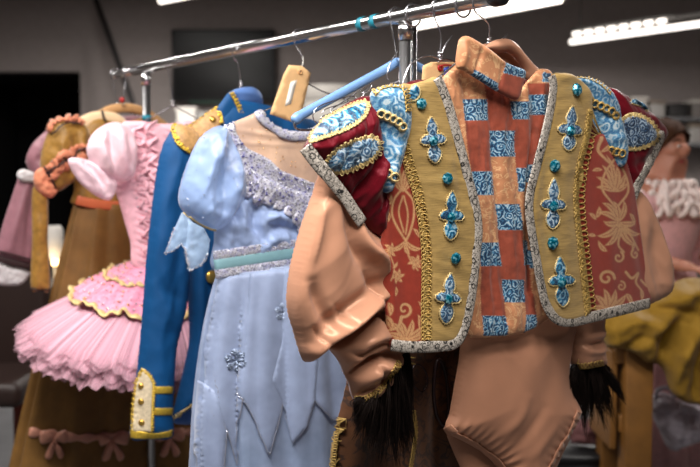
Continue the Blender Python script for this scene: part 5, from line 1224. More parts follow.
struct('wall_right', box(0.15, Y1 - Y0, H, (X1 + .075, (Y0 + Y1) / 2, H / 2)), MT['wall'])
struct('wall_front', box(X1 - X0, 0.15, H, ((X0 + X1) / 2, Y0 - .075, H / 2)), MT['wall'])
dx = at_y(80, 72, Y1).x; dz = at_y(40, 71.5, Y1).z; dl = -4.15
struct('wall_back', join(box(X1 - dx, 0.15, H, ((X1 + dx) / 2, Y1 + .075, H / 2)), box(dl - X0, 0.15, H, ((X0 + dl) / 2, Y1 + .075, H / 2)), box(dx - dl, 0.15, H - dz, ((dx + dl) / 2, Y1 + .075, (H + dz) / 2))), MT['wall'])
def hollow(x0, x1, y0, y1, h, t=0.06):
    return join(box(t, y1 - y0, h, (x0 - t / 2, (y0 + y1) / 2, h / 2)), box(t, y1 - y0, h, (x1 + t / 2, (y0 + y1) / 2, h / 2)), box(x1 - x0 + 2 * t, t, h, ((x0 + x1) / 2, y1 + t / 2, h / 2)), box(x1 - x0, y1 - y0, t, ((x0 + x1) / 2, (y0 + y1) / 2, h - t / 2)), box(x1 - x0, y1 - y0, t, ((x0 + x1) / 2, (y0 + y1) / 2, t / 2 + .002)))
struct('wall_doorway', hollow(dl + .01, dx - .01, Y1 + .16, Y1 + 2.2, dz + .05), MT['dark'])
struct('baseboard_back', box(X1 - dx - .1, 0.02, 0.1, ((X1 + dx + .1) / 2, Y1 - .01, .05)), MT['steelgrey'])
# wall screen
a = at_y(171, 29, 9.86); b = at_y(275, 101, 9.86)
scn = empty('wall_screen', 'wide black screen mounted high on the grey wall behind the rail', 'screen', loc=((a.x + b.x) / 2, 9.9, (a.z + b.z) / 2))
sw, shh = b.x - a.x, a.z - b.z
obj('housing', box(sw, 0.07, shh, (0, 0, 0), 0.012), MT['blackplastic'], scn)
sc_ = obj('display', box(sw - .06, 0.012, shh - .06, (0, -0.038, 0)), MT['screen'], scn, smooth=False)
obj('bracket', box(.3, .07, .2, (0, .06, 0)), MT['steelgrey'], scn); obj('stand_strip', box(sw * .7, 0.02, .02, (.02, -.04, -shh / 2 - .012)), plain('dull green strip', (70, 96, 84), .5), scn, label='dull green strip under the screen')
# leaning pole
p0 = at_y(91, -14, 9.7); p1 = at_y(134, 107, 8.95); dd = (p1 - p0); p2 = p0 + dd * (p0.z / -dd.z)
pole = empty('leaning_pole', 'dark grey pole leaning at a slant against the back wall', 'pole', loc=(p2.x, p2.y, 0))
obj('shaft', tube([p0 - Vector(pole.location), p2 - Vector(pole.location) + Vector((0, 0, .03))], 0.028, 14), plain('dark steel', (44, 42, 42), .5), pole)
obj('rubber_foot', tube([p2 - Vector(pole.location) + dd.normalized() * -.08, p2 - Vector(pole.location) + Vector((0, 0, .012))], 0.034, 14), MT['blackplastic'], pole)
# cabinets along the back wall with boxes on top
def cabinet(x0, x1, yc, dep, h, label):
    c = empty('storage_cabinet', label, 'cabinet', loc=((x0 + x1) / 2, yc, 0)); w_ = x1 - x0
    obj('body', box(w_, dep, h - .06, (0, 0, h / 2 + .03), 0.006), MT['cabinet'], c)
    obj('plinth', box(w_ - .04, dep - .06, .06, (0, 0, .03)), MT['blackplastic'], c)
    for s in (-1, 1):
        d = obj('door', box(w_ / 2 - .01, .02, h - .12, (s * w_ / 4, -dep / 2 - .012, h / 2 + .02), 0.004), MT['cabinet'], c)
        obj('handle', tube([(s * .05, -dep / 2 - .045, h * .5), (s * .05, -dep / 2 - .045, h * .5 + .14)], .007, 8), MT['chrome'], d)
cy = 9.2
cabinet(at_y(140, 120, cy).x, at_y(224, 120, cy).x, cy + .25, .5, at_y(180, 126, cy).z, 'grey steel cabinet under the wall screen holding pale boxes')
cabinet(at_y(252, 120, cy).x, at_y(372, 120, cy).x, cy + .25, .5, at_y(180, 126, cy).z, 'grey steel cabinet with a big white hat box on top')
def carton(px0, px1, py0, py1, y, mat, label, zb, group=None):
    a, b = at_y(px0, py0, y), at_y(px1, py0, y); h = at_y(px0, py0, y).z - zb; w_ = b.x - a.x
    c = empty('carton', label, 'box', loc=((a.x + b.x) / 2, y + .16, zb + .001), group=group)
    obj('box_body', box(w_, .3, h * .78, (0, 0, h * .39), 0.008), mat, c); obj('lid', box(w_ + .016, .316, h * .24, (0, 0, h * .88), 0.008), mat, c)
zt = at_y(180, 126, cy).z
carton(176, 195, 107, 126, cy, MT['whitebox'], 'off-white box on the cabinet under the screen', zt)
carton(197, 216, 112, 126, cy, plain('pale grey card', (160, 158, 156), .7), 'low pale grey box on the cabinet under the screen', zt)
a = at_y(300, 84, cy); b = at_y(362, 84, cy); rr = (b.x - a.x) / 2
hb = empty('hat_box', 'large round white hat box seen behind the pale blue plastic hanger', 'box', loc=((a.x + b.x) / 2, cy + .26, zt + .001))
hh = a.z - zt
obj('box_body', lathe([(rr * .96, 0), (rr * .97, hh * .7)], 40), MT['whitebox'], hb); obj('lid', lathe([(rr, hh * .62), (rr, hh * .94), (rr * .97, hh)], 40), MT['whitebox'], hb)
# shelving at the far right
sy = 9.5; sxa, sxb = at_y(598, 100, sy).x, 5.4
shf = empty('storage_shelf', 'grey open shelf unit on the back wall behind the woman', 'shelf', loc=((sxa + sxb) / 2, sy + .25, 0))
wS = sxb - sxa; levels = [0.25, 0.75, 1.25, at_y(650, 143, sy).z, at_y(650, 117, sy).z]
for z in levels: obj('shelf_board', box(wS, .42, .03, (0, 0, z - .015)), MT['steelgrey'], shf)
for s in (-1, 1):
    for d in (-.2, .2): obj('post', box(.04, .04, at_y(650, 95, sy).z, (s * (wS / 2 - .02), d, at_y(650, 95, sy).z / 2)), MT['steelgrey'], shf)
rnd = random.Random(11)
names = {0: ('dark', (38, 36, 36)), 1: ('pale grey', (150, 146, 142)), 2: ('mid grey', (110, 104, 100)), 3: ('brownish grey', (120, 106, 92)), 4: ('white', (190, 184, 176))}
mts = {k: plain(v[0] + ' bin', v[1], .6) for k, v in names.items()}
order = [['upper', levels[4], [(610, 98, 1), (624, 101, 2), (642, 96, 4), (660, 100, 1), (681, 103, 0), (703, 99, 2)]], ['lower', levels[3], [(610, 124, 2), (626, 128, 3), (640, 122, 1), (660, 126, 4), (680, 125, 2), (700, 123, 1)]]]
nth = ['first', 'second', 'third', 'fourth', 'fifth', 'sixth']
for lev, z, row in order:
    for i, (px, py, k) in enumerate(row):
        w_ = (14.5 if k != 0 else 18) * sy / F; x = at_y(px, py, sy).x; h = at_y(px, py, sy).z - z
        c = empty('storage_bin', '%s storage bin, %s along the %s shelf behind the woman' % (names[k][0], nth[i], lev), 'bin', loc=(x, sy + .2, z + .001), group='bins on the back wall shelves')
        obj('bin_body', box(w_, .3, h * .8, (0, 0, h * .4), .01), mts[k], c); obj('lid', box(w_ + .02, .32, h * .18, (0, 0, h * .9), .008), mts[(k + 2) % 5 if i % 2 else k], c)
# hanging strip lights
def strip_light(A, B, label, bulbs, wid=0.055):
    d = (B - A); L = d.length; mid = (A + B) / 2; yaw = math.atan2(d.y, d.x)
    t = empty('strip_light', label, 'ceiling light', loc=mid, yaw=yaw, group='strip lights under the ceiling')
    side = -1 if (Matrix.Rotation(yaw, 3, 'Z') @ Vector((0, 1, 0))).dot(CAM - mid) > 0 else 1       # the side away from the viewer
    obj('housing', box(L, .04, .03, (0, side * .08, .09), .008), MT['fixture'], t)
    obj('light_tube', tube([(-L / 2 + .01, 0, 0), (L / 2 - .01, 0, 0)], wid * .40, 14), MT['tubeglow'], t)
    if bulbs:
        for k in range(bulbs):
            x = -L / 2 + .06 + k * .126
            obj('lamp_cell', tube([(x - .042, side * .02, .068), (x - .034, side * .02, .068), (x + .034, side * .02, .068), (x + .042, side * .02, .068)], [.009, .018, .018, .009], 12), MT['tubeglow'], t)
        obj('cell_tray', box(bulbs * .126 + .06, .02, .03, (-L / 2 + .06 + (bulbs - 1) * .063, side * .06, .11)), MT['fixture'], t)
    for s in (-1, 1): obj('suspension_cable', tube([(s * L * .42, 0, .1), (s * L * .42, 0, H - mid.z)], .006, 8), MT['blackplastic'], t)
    l = bpy.data.lights.new('tube_light', 'AREA'); l.shape = 'RECTANGLE'; l.size = L; l.size_y = .12; l.energy = 40; l.color = (1, .95, .9)
    o = bpy.data.objects.new('tube_light', l); COL.objects.link(o); o.location = mid + Vector((0, 0, -.03)); o.rotation_euler = (0, 0, yaw)
LZ = 2.6
strip_light(at_z(570, 42, LZ), at_z(716, 21.5, LZ), 'bright strip light with a row of eight lamp cells above the woman', 8)
strip_light(at_z(413, 24, LZ), at_z(560, -4, LZ), 'bright strip light glowing just behind the near end of the chrome rail', 0, .115)
strip_light(at_z(160, 1, LZ + .25), at_z(215, -10, LZ + .25), 'strip light cut by the top edge of the view above the screen', 0, .06)
# ------------------------------------------------------------------ work table at the far end with lamp and papers
T1 = at_y(45, 292, 4.5); zt1 = T1.z
wt = empty('work_table', 'dark work table beyond the rack end with lamp and papers', 'table', loc=(T1.x - .25, 4.75, 0))
obj('table_top', box(1.5, .75, .035, (0, 0, zt1 - .0175), .006), plain('grey laminate', (130, 122, 112), .4), wt)
for sx in (-1, 1):
    for sy_ in (-1, 1): obj('leg', box(.05, .05, zt1 - .035, (sx * .68, sy_ * .31, (zt1 - .035) / 2)), MT['steelgrey'], wt)
def at_table(px, py, z): return at_z(px, py, z)
q = at_y(55, 280, 4.62)
lam = empty('desk_lamp', 'small white table lamp glowing warmly beside the bronze gown', 'lamp', loc=(q.x, 4.62, zt1 + .001))
sc4 = 4.62 / F
obj('base', lathe([(.045, 0), (.045, .012), (.012, .022)], 24), MT['fixture'], lam); obj('stem', tube([(0, 0, .02), (0, 0, .2)], .008, 10), MT['fixture'], lam)
zl = at_y(55, 263, 4.62).z - zt1; zu = at_y(55, 226, 4.62).z - zt1
obj('lamp_shade', lathe([(.042, zl + .02), (.042, zu - .02), (.03, zu)], 28), MT['whitebox'], lam)
obj('bulb', lathe([(.01, zl - .012), (.03, zl - .006), (.036, zl + .012), (.03, zl + .019)], 20), MT['warmglow'], lam)
l = bpy.data.lights.new('bulb_light', 'POINT'); l.energy = .7; l.color = (1, .75, .45); l.shadow_soft_size = .03; o = bpy.data.objects.new('bulb_light', l); COL.objects.link(o); o.location = (q.x, 4.55, zt1 + zl - .05)
for i, (px, py, rz, lab) in enumerate(((22, 300, .3, 'white paper sheet near the front edge of the dark work table'), (45, 288, -.2, 'cream paper sheet lying under the glowing desk lamp'))):
    p = at_z(px, py, zt1); obj_ = obj('paper_sheet', box(.3, .21, .003, (0, 0, 0)), MT['paper'] if i == 0 else MT['creamsheer'], smooth=False); obj_.location = (p.x, max(4.5, min(5.0, p.y)), zt1 + .003 + .004 * i); obj_.rotation_euler = (0, 0, rz); tag(obj_, lab, 'paper')
p = at_y(22, 282, 4.6)
bk = empty('notebook', 'dark closed notebook on the work table near the lace hem', 'book', loc=(p.x - .1, 4.72, zt1 + .006))
obj('cover', box(.22, .3, .02, (0, 0, .011), .003), MT['blackplastic'], bk); obj('pages', box(.21, .285, .012, (.004, 0, .011)), MT['paper'], bk)
# office chair at the picture's edge
oc = at_y(-10, 372, 3.9)
ch = empty('office_chair', 'dark leather office chair below the work table at the picture edge', 'chair', loc=(oc.x, 4.0, 0))
zs = oc.z
def cushion(sx, sy_, sz, c): return box(sx, sy_, sz, c, min(sx, sy_, sz) * .42, 4)
obj('backrest', cushion(.42, .1, .5, (-.05, .2, zs + .2)), MT['chairdark'], ch); obj('seat', cushion(.46, .46, .1, (-.05, -.05, zs - .06)), MT['chairdark'], ch)
obj('back_support', tube(curve3([(-.05, .1, zs - .12), (-.05, .24, zs - .08), (-.05, .25, zs + .1)], 5), .018, 8), MT['blackplastic'], ch)
obj('gas_post', tube([(-.05, -.05, .1), (-.05, -.05, zs - .1)], .025, 12), MT['blackplastic'], ch)
for k in range(5):
    a = k * 2 * PI / 5; e = (-.05 + .27 * math.cos(a), -.05 + .27 * math.sin(a), .065)
    lg = obj('leg', tube([(-.05, -.05, .11), e], .018, 8), MT['blackplastic'], ch)
    obj('caster', tube([(e[0], e[1] - .012, .028), (e[0], e[1] + .012, .028)], .027, 12), MT['blackplastic'], lg)
for sx in (-1, 1): obj('armrest', tube(curve3([(-.05 + sx * .2, .05, zs - .08), (-.05 + sx * .27, .0, zs + .0), (-.05 + sx * .27, -.02, zs + .1), (-.05 + sx * .27, -.2, zs + .1)], 5), .016, 8), MT['blackplastic'], ch)
p = at_y(27, 392, 4.45)
rbx = empty('crate', 'red brown crate on the floor behind the bronze gown hem', 'crate', loc=(p.x + .03, 4.47, 0))
ztop = at_y(27, 372, 4.45).z
obj('box_body', box(.14, .2, ztop * .94, (0, 0, ztop * .47), .006), MT['redbox'], rbx); obj('lid', box(.15, .21, .03, (0, 0, ztop - .015), .006), MT['redbox'], rbx)

# ------------------------------------------------------------------ pine cutting table with ochre cloth
MT['ochre'] = satin('ochre cloth', (136, 104, 38), 0.55, 0.12)
MT['bag'] = sheer('lilac white plastic bag', (206, 198, 210), 0.9, 0.25, tex=20)
YT = 3.25
zt2 = at_y(640, 322, YT).z; xl = at_y(612, 380, YT).x
ct = empty('cutting_table', 'yellow pine cutting table with thick legs beneath ochre cloth', 'table', loc=(xl + .62, YT + .2, 0))
obj('table_top', box(1.3, .42, .05, (0, 0, zt2 - .025), .006), MT['oak'], ct)
xa = at_y(640, 400, YT).x - (xl + .62)
for (x, y) in ((xa, -.15), (xa + 1.1, -.15), (xa, .15), (xa + 1.1, .15)): obj('leg', box(.092, .092, zt2 - .05, (x, y, (zt2 - .05) / 2), .004), MT['oak'], ct)
obj('apron', box(1.2, .03, .1, (0, -.15, zt2 - .1), .003), MT['oak'], ct)
zsr = at_y(630, 428, YT).z
obj('stretcher', box(.05, .3, .06, (xa - .03, 0, zsr), .004), MT['oak'], ct)
obj('side_panel', box(.02, .3, .34, (xa - .075, .0, zt2 - .28), .003), MT['oak'], ct, label='lighter pine side panel')
fT = Fr((at_y(650, 300, YT - .02).x, YT - .02, 0), 0.0)
oc_ = empty('ochre_cloth', 'heap of ochre yellow cloth draped over the pine table edge', 'cloth', fT)
f_oc = fold([([(612, 330), (630, 318), (655, 322)], 6, .03), ([(640, 345), (655, 320), (680, 300)], 7, .04), ([(668, 400), (676, 350), (700, 318)], 7, .05), ([(690, 400), (694, 360), (712, 330)], 6, -.05), ([(620, 350), (634, 335), (650, 335)], 5, -.03), ([(655, 358), (662, 335), (676, 318)], 6, -.045), ([(660, 300), (680, 292), (704, 290)], 6, .04), ([(640, 312), (664, 308), (690, 310)], 5, -.03)])
oc_o = [(596, 322), (612, 312), (640, 305), (656, 298), (668, 286), (684, 279), (700, 278), (730, 284), (760, 300), (770, 400), (720, 410), (700, 405), (684, 402), (670, 390), (664, 372), (655, 362), (646, 362), (636, 354), (622, 349), (608, 347), (603, 338)]
obj('draped_fold', pillow(fT, oc_o, .02, .07, 30, 3, lambda Q: f_oc(Q) + wrinkle(.022, 22, 3.7)(Q), back=0.2), MT['ochre'], oc_)
# the part lying on the table top
V, Fc = [], []; nx, ny = 44, 30; x0 = fT.P(604, 320, 0).x; wT = 1.15; dT = .34
for j in range(ny):
    for i in range(nx):
        u, v = i / (nx - 1), j / (ny - 1); e = min(1, min(u, 1 - u, 1 - v) * 6)
        V.append(Vector((x0 + u * wT, .0 + v * dT, zt2 + .006 + e * (.05 + .035 * fbm(u * 9, v * 7, 1.0, 4.1) + .035 * u))))
for j in range(ny - 1):
    for i in range(nx - 1): a = j * nx + i; Fc.append([a, a + 1, a + nx + 1, a + nx])
m = len(V); V += [Vector((v.x, v.y, zt2 + .002)) for v in V]; Fc += [[i + m for i in f[::-1]] for f in Fc]
ring = [i for i in range(nx)] + [j * nx + nx - 1 for j in range(1, ny)] + [(ny - 1) * nx + i for i in range(nx - 2, -1, -1)] + [j * nx for j in range(ny - 2, 0, -1)]
Fc += [[ring[k + 1 - len(ring)] if k + 1 == len(ring) else ring[k + 1], ring[k], ring[k] + m, ring[(k + 1) % len(ring)] + m] for k in range(len(ring))]
obj('crumpled_top', fixn((V, Fc)), MT['ochre'], oc_)
fU = Fr((at_y(680, 420, 3.6).x, 3.6, 0), 0.0)
bg = empty('plastic_bag', 'crumpled lilac white plastic bag under the pine table', 'bag', fU)
obj('bag_body', pillow(fU, [(650, 398), (664, 392), (690, 404), (720, 402), (730, 430), (704, 438), (684, 444), (670, 450), (660, 432), (652, 415)], 0, .09, 16, 3, wrinkle(.05, 14, 7.1), back=.9), MT['bag'], bg)
obj('bag_handle', tube(curve3([fU.P(655, 400, .03), fU.P(658, 390, .02), fU.P(668, 388, .02), fU.P(676, 398, .04)], 6), .008, 8), MT['bag'], bg)
fV = Fr((at_y(595, 430, 3.7).x, 3.7, 0), 0.0)
rg = empty('folded_cloth', 'dull maroon cloth piled on a dark crate behind the fur cuff', 'cloth', fV)
obj('cloth_body', pillow(fV, [(570, 424), (584, 418), (600, 424), (622, 426), (624, 440), (604, 442), (580, 444), (570, 440)], 0, .06, 8, 3, wrinkle(.03, 10, 3.9), back=.9), plain('dull maroon cloth', (100, 62, 62), .8), rg)
obj('cloth_edge', tube([fV.P(571, 441, .03), fV.P(600, 443, .05), fV.P(623, 440, .03)], .008, 8), plain('maroon piping', (70, 40, 42), .8), rg)
zc = fV.P(600, 443, 0).z
cr = empty('crate', 'black slatted crate on the floor carrying the dull maroon cloth', 'crate', loc=(fV.O.x - .02, 3.72, 0))
for z in (.06, .2, .34):
    if z < zc - .05: obj('slat', box(.34, .26, .07, (0, 0, z)), MT['blackplastic'], cr)
obj('lid', box(.36, .28, .03, (0, 0, zc - .03)), MT['blackplastic'], cr)
for sx in (-1, 1): obj('corner_post', box(.03, .27, zc - .04, (sx * .165, 0, (zc - .04) / 2)), MT['blackplastic'], cr)
# bench behind the woman
YB = 4.75
zb = at_y(690, 250, YB).z; xb = at_y(676, 250, YB).x
be = empty('work_bench', 'tan work bench behind the woman with white box and papers', 'table', loc=(xb + .8, YB + .35, 0))
obj('bench_top', box(1.6, .7, .04, (0, 0, zb - .02), .005), plain('tan bench top', (170, 146, 112), .5), be)
for sx in (-1, 1):
    for sy_ in (-1, 1): obj('leg', box(.06, .06, zb - .04, (sx * .74, sy_ * .3, (zb - .04) / 2)), MT['steelgrey'], be)
p = at_y(697, 240, YB + .2)
wb = empty('storage_bin', 'white plastic storage bin on the tan work bench', 'bin', loc=(p.x + .02, YB + .42, zb + .001))
hB = at_y(690, 206, YB + .2).z - zb
obj('bin_body', box(.2, .26, hB * .85, (0, 0, hB * .425), .012), MT['whitebox'], wb); obj('lid', box(.21, .27, hB * .16, (0, 0, hB * .92), .008), MT['whitebox'], wb)
for i, (dx_, colr, lab) in enumerate(((-.05, (88, 52, 120), 'purple thread spool on the white storage bin'), (.0, (30, 30, 34), 'black thread spool on the white storage bin'), (.05, (40, 70, 60), 'dark green thread spool on the white storage bin'))):
    s = empty('thread_spool', lab, 'thread', loc=(p.x + .02 + dx_, YB + .36, zb + hB + .002), group='thread spools on the bin')
    obj('thread', lathe([(.014, .006), (.02, .01), (.02, .055), (.014, .06)], 18), plain('thread %d' % i, colr, .7), s)
    for z in (0, .06): obj('flange', lathe([(.02, z), (.021, z + .003), (.02, z + .006)], 18), MT['whitebox'], s)
o = obj('paper_sheet', box(.22, .16, .012, (0, 0, 0)), MT['paper'], smooth=False); pp = at_y(688, 243, YB + .1); o.location = (pp.x + .03, YB + .14, zb + .007); tag(o, 'stack of white paper on the tan bench front edge', 'paper')

# ------------------------------------------------------------------ the woman in the pink costume
MT['skin'] = NM('skin').base(lin((192, 130, 106))).set(Roughness=.5, Subsurface_Weight=.08).m
MT['hair'] = plain('auburn hair', (62, 36, 20), .75, spec=.15, bump=.5, bs=120, var=.25); MT['blush'] = cloth('blush pink costume', (226, 172, 172), .6, .3, 300, .2, .1, 40); MT['frill'] = cloth('white frill', (240, 222, 216), .7, .3, 250, .4, .1, 80)
MT['lip'] = plain('lips', (160, 70, 66), .4); MT['eye'] = plain('eye white', (230, 226, 220), .2); MT['iris'] = plain('dark iris', (50, 34, 24), .2); MT['shoe'] = plain('dark shoe', (30, 26, 26), .5)
wx = at_y(668, 146, 4.0)
wo = empty('person', 'auburn haired woman in a blush pink frilled costume looking aside by the table', 'person', loc=(wx.x - .01, 4.0, 0), yaw=math.radians(38))
HZ = wx.z  # head centre
S = HZ / 1.555
def skin_body():
    me = bpy.data.meshes.new('body'); bm = bmesh.new(); lay_ = bm.verts.layers.skin.verify(); vv = {}
    def v(k, co, r, parent=None, ry=None):
        x = bm.verts.new(Vector(co) * S); x[lay_].radius = (r, ry or r); vv[k] = x
        if parent: bm.edges.new((vv[parent], x))
        return x
    r0 = v('pelvis', (0, .01, .93), .13, None, .10); r0[lay_].use_root = True
    v('waist', (0, .0, 1.07), .115, 'pelvis', .085); v('chest', (0, -.01, 1.24), .135, 'waist', .10); v('upper', (0, .0, 1.36), .10, 'chest', .075)
    v('neck', (0, .005, 1.425), .052, 'upper'); v('skull0', (0, -.012, 1.485), .068, 'neck', .074); v('skull1', (0, .0, 1.555), .084, 'skull0', .10); v('skull2', (0, .01, 1.615), .078, 'skull1', .092); v('skull3', (0, .015, 1.645), .04, 'skull2', .05)
    v('jaw', (0, -.068, 1.472), .038, 'skull0'); v('nose', (0, -.112, 1.528), .014, 'skull1')
    for s, n in ((-1, 'r'), (1, 'l')):
        v('sh' + n, (s * .165, .0, 1.355), .055, 'upper')
        if n == 'r': el, wr, dr = (-.235, .03, 1.13), (-.15, -.15, 1.09), Vector((.35, -.9, -.15))
        else: el, wr, dr = (.24, .0, 1.11), (.18, -.2, 1.05), Vector((-.3, -.9, -.1))
        v('el' + n, el, .04, 'sh' + n); v('wr' + n, wr, .026, 'el' + n)
        d = dr.normalized(); side = d.cross(Vector((0, 0, 1))).normalized(); w0 = Vector(wr)
        v('palm' + n, w0 + d * .05, .03, 'wr' + n, .018)
        for f, (off, ln) in enumerate(((-.028, .062), (-.010, .072), (.009, .068), (.027, .052))):
            a = w0 + d * .085 + side * off; v('f%d0' % f + n, a, .0095, 'palm' + n); v('f%d1' % f + n, a + d * ln * .5 + Vector((0, 0, -.008)), .0085, 'f%d0' % f + n); v('f%d2' % f + n, a + d * ln * .85 + Vector((0, 0, -.028)), .0075, 'f%d1' % f + n)
        t = w0 + d * .035 + side * (-.035 if n == 'r' else .035); v('t0' + n, t, .011, 'palm' + n); v('t1' + n, t + d * .035 + side * (-.018 if n == 'r' else .018), .0095, 't0' + n)
        v('hip' + n, (s * .09, .01, .86), .085, 'pelvis'); v('kn' + n, (s * .095, .0, .48), .058, 'hip' + n); v('an' + n, (s * .095, .03, .09), .036, 'kn' + n); v('toe' + n, (s * .10, -.12, .035), .03, 'an' + n)
    bm.to_mesh(me); bm.free()
    o = bpy.data.objects.new('body', me); COL.objects.link(o)
    m1 = o.modifiers.new('skin', 'SKIN'); m1.use_smooth_shade = True; m2 = o.modifiers.new('sub', 'SUBSURF'); m2.levels = 2; m2.render_levels = 2
    dg = bpy.context.evaluated_depsgraph_get(); ev = o.evaluated_get(dg); nm = bpy.data.meshes.new_from_object(ev)
    o.modifiers.clear(); o.data = nm; nm.polygons.foreach_set('use_smooth', [True] * len(nm.polygons)); nm.materials.clear(); nm.materials.append(MT['skin']); o.parent = wo
    return o
BODY = skin_body()
BB = BVHTree.FromPolygons([tuple(v.co) for v in BODY.data.vertices], [list(p.vertices) for p in BODY.data.polygons])
def face(x, z, out=0.0):
    loc, nr, _, _ = BB.ray_cast(Vector((x, -.5, z)) * S, Vector((0, 1, 0)))
    return (loc if loc is not None else Vector((x, -.08, z)) * S) + Vector((0, -out, 0))
sv3 = lambda x, y, z: Vector((x, y, z)) * S
def ball(c, rx, ry, rz, seg=16, ring=10):
    V, Fc = [], []
    for i in range(1, ring):
        ph = PI * i / ring
        for s in range(seg):
            th = 2 * PI * s / seg; V.append(Vector((c[0] + rx * math.sin(ph) * math.cos(th), c[1] + ry * math.sin(ph) * math.sin(th), c[2] + rz * math.cos(ph))))
    for i in range(ring - 2):
        for s in range(seg): a, b = i * seg + s, i * seg + (s + 1) % seg; Fc.append([a, a + seg, b + seg, b])
    Fc.append(list(range(seg))); Fc.append(list(range((ring - 2) * seg, (ring - 1) * seg))[::-1])
    return fixn((V, Fc))
for s in (-1, 1):
    e = obj('eye', ball(face(s * .030, 1.552, -.004), .010, .007, .006), MT['eye'], wo); obj('iris', ball(face(s * .030, 1.552, .0025), .006, .003, .006), MT['iris'], e)
    obj('eyebrow', tube(curve3([face(s * .014, 1.574, .001), face(s * .030, 1.579, .001), face(s * .046, 1.572, .001)], 5), .0035, 6), MT['hair'], wo)
    obj('ear', ball(BB.ray_cast(Vector((s * .4, .012, 1.54)) * S, Vector((-s, 0, 0)))[0], .010, .02, .03), MT['skin'], wo)
obj('lips', tube(curve3([face(-.022, 1.488), face(0, 1.491, .002), face(.022, 1.488)], 6), [.003] * 3 + [.007] * 7 + [.003] * 3, 8), MT['lip'], wo)
# hair: a cap with waves and a low bun
V, Fc = [], []; seg, ring = 48, 22
for i in range(ring):
    ph = PI * 0.62 * i / (ring - 1)
    for s in range(seg):
        th = 2 * PI * s / seg; front = max(0, -math.sin(th)); k = 1 + .03 * math.sin(th * 9 + i * .5) + .02 * math.sin(th * 23)
        p = ph * (1.12 - .58 * front ** 1.2)
        V.append(sv3(0, .014, 1.562) + Vector((.097 * math.sin(p) * math.cos(th) * k, .115 * math.sin(p) * math.sin(th) * k, .104 * math.cos(p) * k)) * S)
for i in range(ring - 1):
    for s in range(seg): a, b = i * seg + s, i * seg + (s + 1) % seg; Fc.append([a, a + seg, b + seg, b])
m = len(V); V += [v * .985 + sv3(0, .014, 1.562) * .015 for v in V]; Fc += [[i + m for i in f[::-1]] for f in Fc]
Fc += [[(ring - 1) * seg + s, (ring - 1) * seg + s + m, (ring - 1) * seg + (s + 1) % seg + m, (ring - 1) * seg + (s + 1) % seg] for s in range(seg)]
hr = obj('hair', (V, Fc), MT['hair'], wo); obj('hair_bun', ball(sv3(0, .125, 1.53), .05, .045, .05), MT['hair'], hr)
# costume
def ringloft(rows, seg=56, pl=0, fr=9):
    V, Fc = [], []
    for (cx, cy_, z, rx, ry) in rows:
        for s in range(seg):
            th = 2 * PI * s / seg; k = 1 + pl * math.cos(fr * th) * (1.2 - z if z < 1.05 else .15); V.append(sv3(cx + rx * math.cos(th) * k, cy_ + ry * math.sin(th) * k, z))
    for i in range(len(rows) - 1):
        for s in range(seg): a, b = i * seg + s, i * seg + (s + 1) % seg; Fc.append([a, b, b + seg, a + seg])
    return fixn((V, Fc))
def thicken(g, t=0.004):
    g = fixn(g); bm = bmesh.new(); vs = [bm.verts.new(v) for v in g[0]]; [bm.faces.new([vs[i] for i in f]) for f in g[1]]
    bm.normal_update(); bmesh.ops.solidify(bm, geom=bm.faces[:], thickness=t); bm.verts.index_update(); r = ([v.co.copy() for v in bm.verts], [[v.index for v in f.verts] for f in bm.faces]); bm.free(); return r
obj('bodice', thicken(ringloft([(0, 0, 1.04, .128, .10), (0, 0, 1.12, .132, .105), (0, -.012, 1.24, .158, .128), (0, -.005, 1.32, .165, .115), (0, .0, 1.385, .12, .085)])), MT['blush'], wo)
obj('skirt', thicken(ringloft([(0, 0, 1.08, .135, .105), (0, 0, 1.02, .15, .125), (0, .01, .9, .18, .155), (0, .01, .6, .21, .19), (0, .01, .25, .24, .22)], 72, .10, 12)), MT['blush'], wo)
for (x, y, z, rx, ry) in ((0, -.0, 1.385, .125, .10), (0, -.005, 1.345, .185, .135), (0, -.008, 1.30, .195, .148)):
    n = 360; pts = [sv3(x + (rx + .014 * math.sin(31 * 2 * PI * k / n)) * math.cos(2 * PI * k / n), y + (ry + .014 * math.sin(31 * 2 * PI * k / n)) * math.sin(2 * PI * k / n), z + .024 * math.cos(23 * 2 * PI * k / n)) for k in range(n)]
    obj('frill_collar', tube(pts, .012, 8, True), MT['frill'], wo, label='white frilled collar')
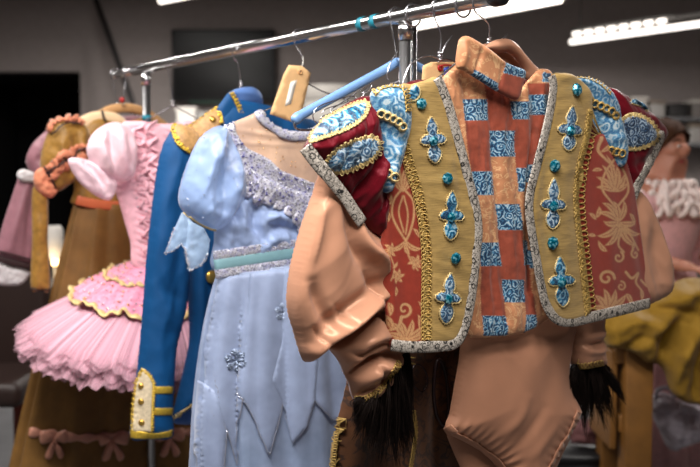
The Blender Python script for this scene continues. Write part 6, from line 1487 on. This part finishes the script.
for s, el, wr in ((-1, (-.235, .03, 1.13), (-.15, -.15, 1.09)), (1, (.24, .0, 1.11), (.18, -.2, 1.05))):
    a = Vector((s * .16, 0, 1.36)); b = Vector(el); c = Vector(wr)
    pts = [a, a.lerp(b, .3), a.lerp(b, .7), b, b.lerp(c, .25)]
    sl = obj('puff_sleeve', tube(curve3([p * S for p in pts], 5), [.07, .08, .088, .093, .096, .098, .098, .096, .092, .086, .08, .074, .068, .064, .06, .058, .056, .055, .055, .055, .055], 20), MT['blush'], wo)
    e = a.lerp(b, .45) * S
for s in (-1, 1): obj('shoe', ball(sv3(s * .098, -.05, .04), .045, .12, .042), MT['shoe'], wo)
# ------------------------------------------------------------------ lights and world
w = bpy.data.worlds.new('world'); SC.world = w; w.use_nodes = True
w.node_tree.nodes['Background'].inputs[0].default_value = (0.9, 0.93, 1.0, 1); w.node_tree.nodes['Background'].inputs[1].default_value = 0.02
def area(name, loc, target, size, sy, power, colr=(1, 0.95, 0.9)):
    l = bpy.data.lights.new(name, 'AREA'); l.shape = 'RECTANGLE'; l.size = size; l.size_y = sy; l.energy = power; l.color = colr
    o = bpy.data.objects.new(name, l); COL.objects.link(o); o.location = loc
    o.rotation_euler = (Vector(target) - Vector(loc)).to_track_quat('-Z', 'Y').to_euler(); return o
ROW = math.atan2(RD.y, RD.x)
def unseen_lamp(loc, length, wid, power, colr=(1, 0.95, 0.9)):     # an unseen strip added above the view, parallel to the rail, shining down
    l = bpy.data.lights.new('unseen_strip', 'AREA'); l.shape = 'RECTANGLE'; l.size = length; l.size_y = wid; l.energy = power; l.color = colr
    o = bpy.data.objects.new('unseen_strip', l); COL.objects.link(o); o.location = loc; o.rotation_euler = (0, 0, ROW); return o
unseen_lamp((-0.55, 1.15, 2.75), 1.9, 0.25, 78)
unseen_lamp((0.7, 0.5, 2.9), 1.6, 0.25, 40)
unseen_lamp((-1.9, 3.0, 3.0), 1.6, 0.25, 36)
unseen_lamp((1.9, 4.6, 3.1), 1.6, 0.25, 30)
unseen_lamp((-1.6, 7.0, 3.2), 1.6, 0.25, 70)
SC.view_settings.view_transform = 'Standard'; SC.view_settings.look = 'None'; SC.view_settings.gamma = 1; SC.view_settings.use_curve_mapping = False
SC.view_settings.exposure = 0.35
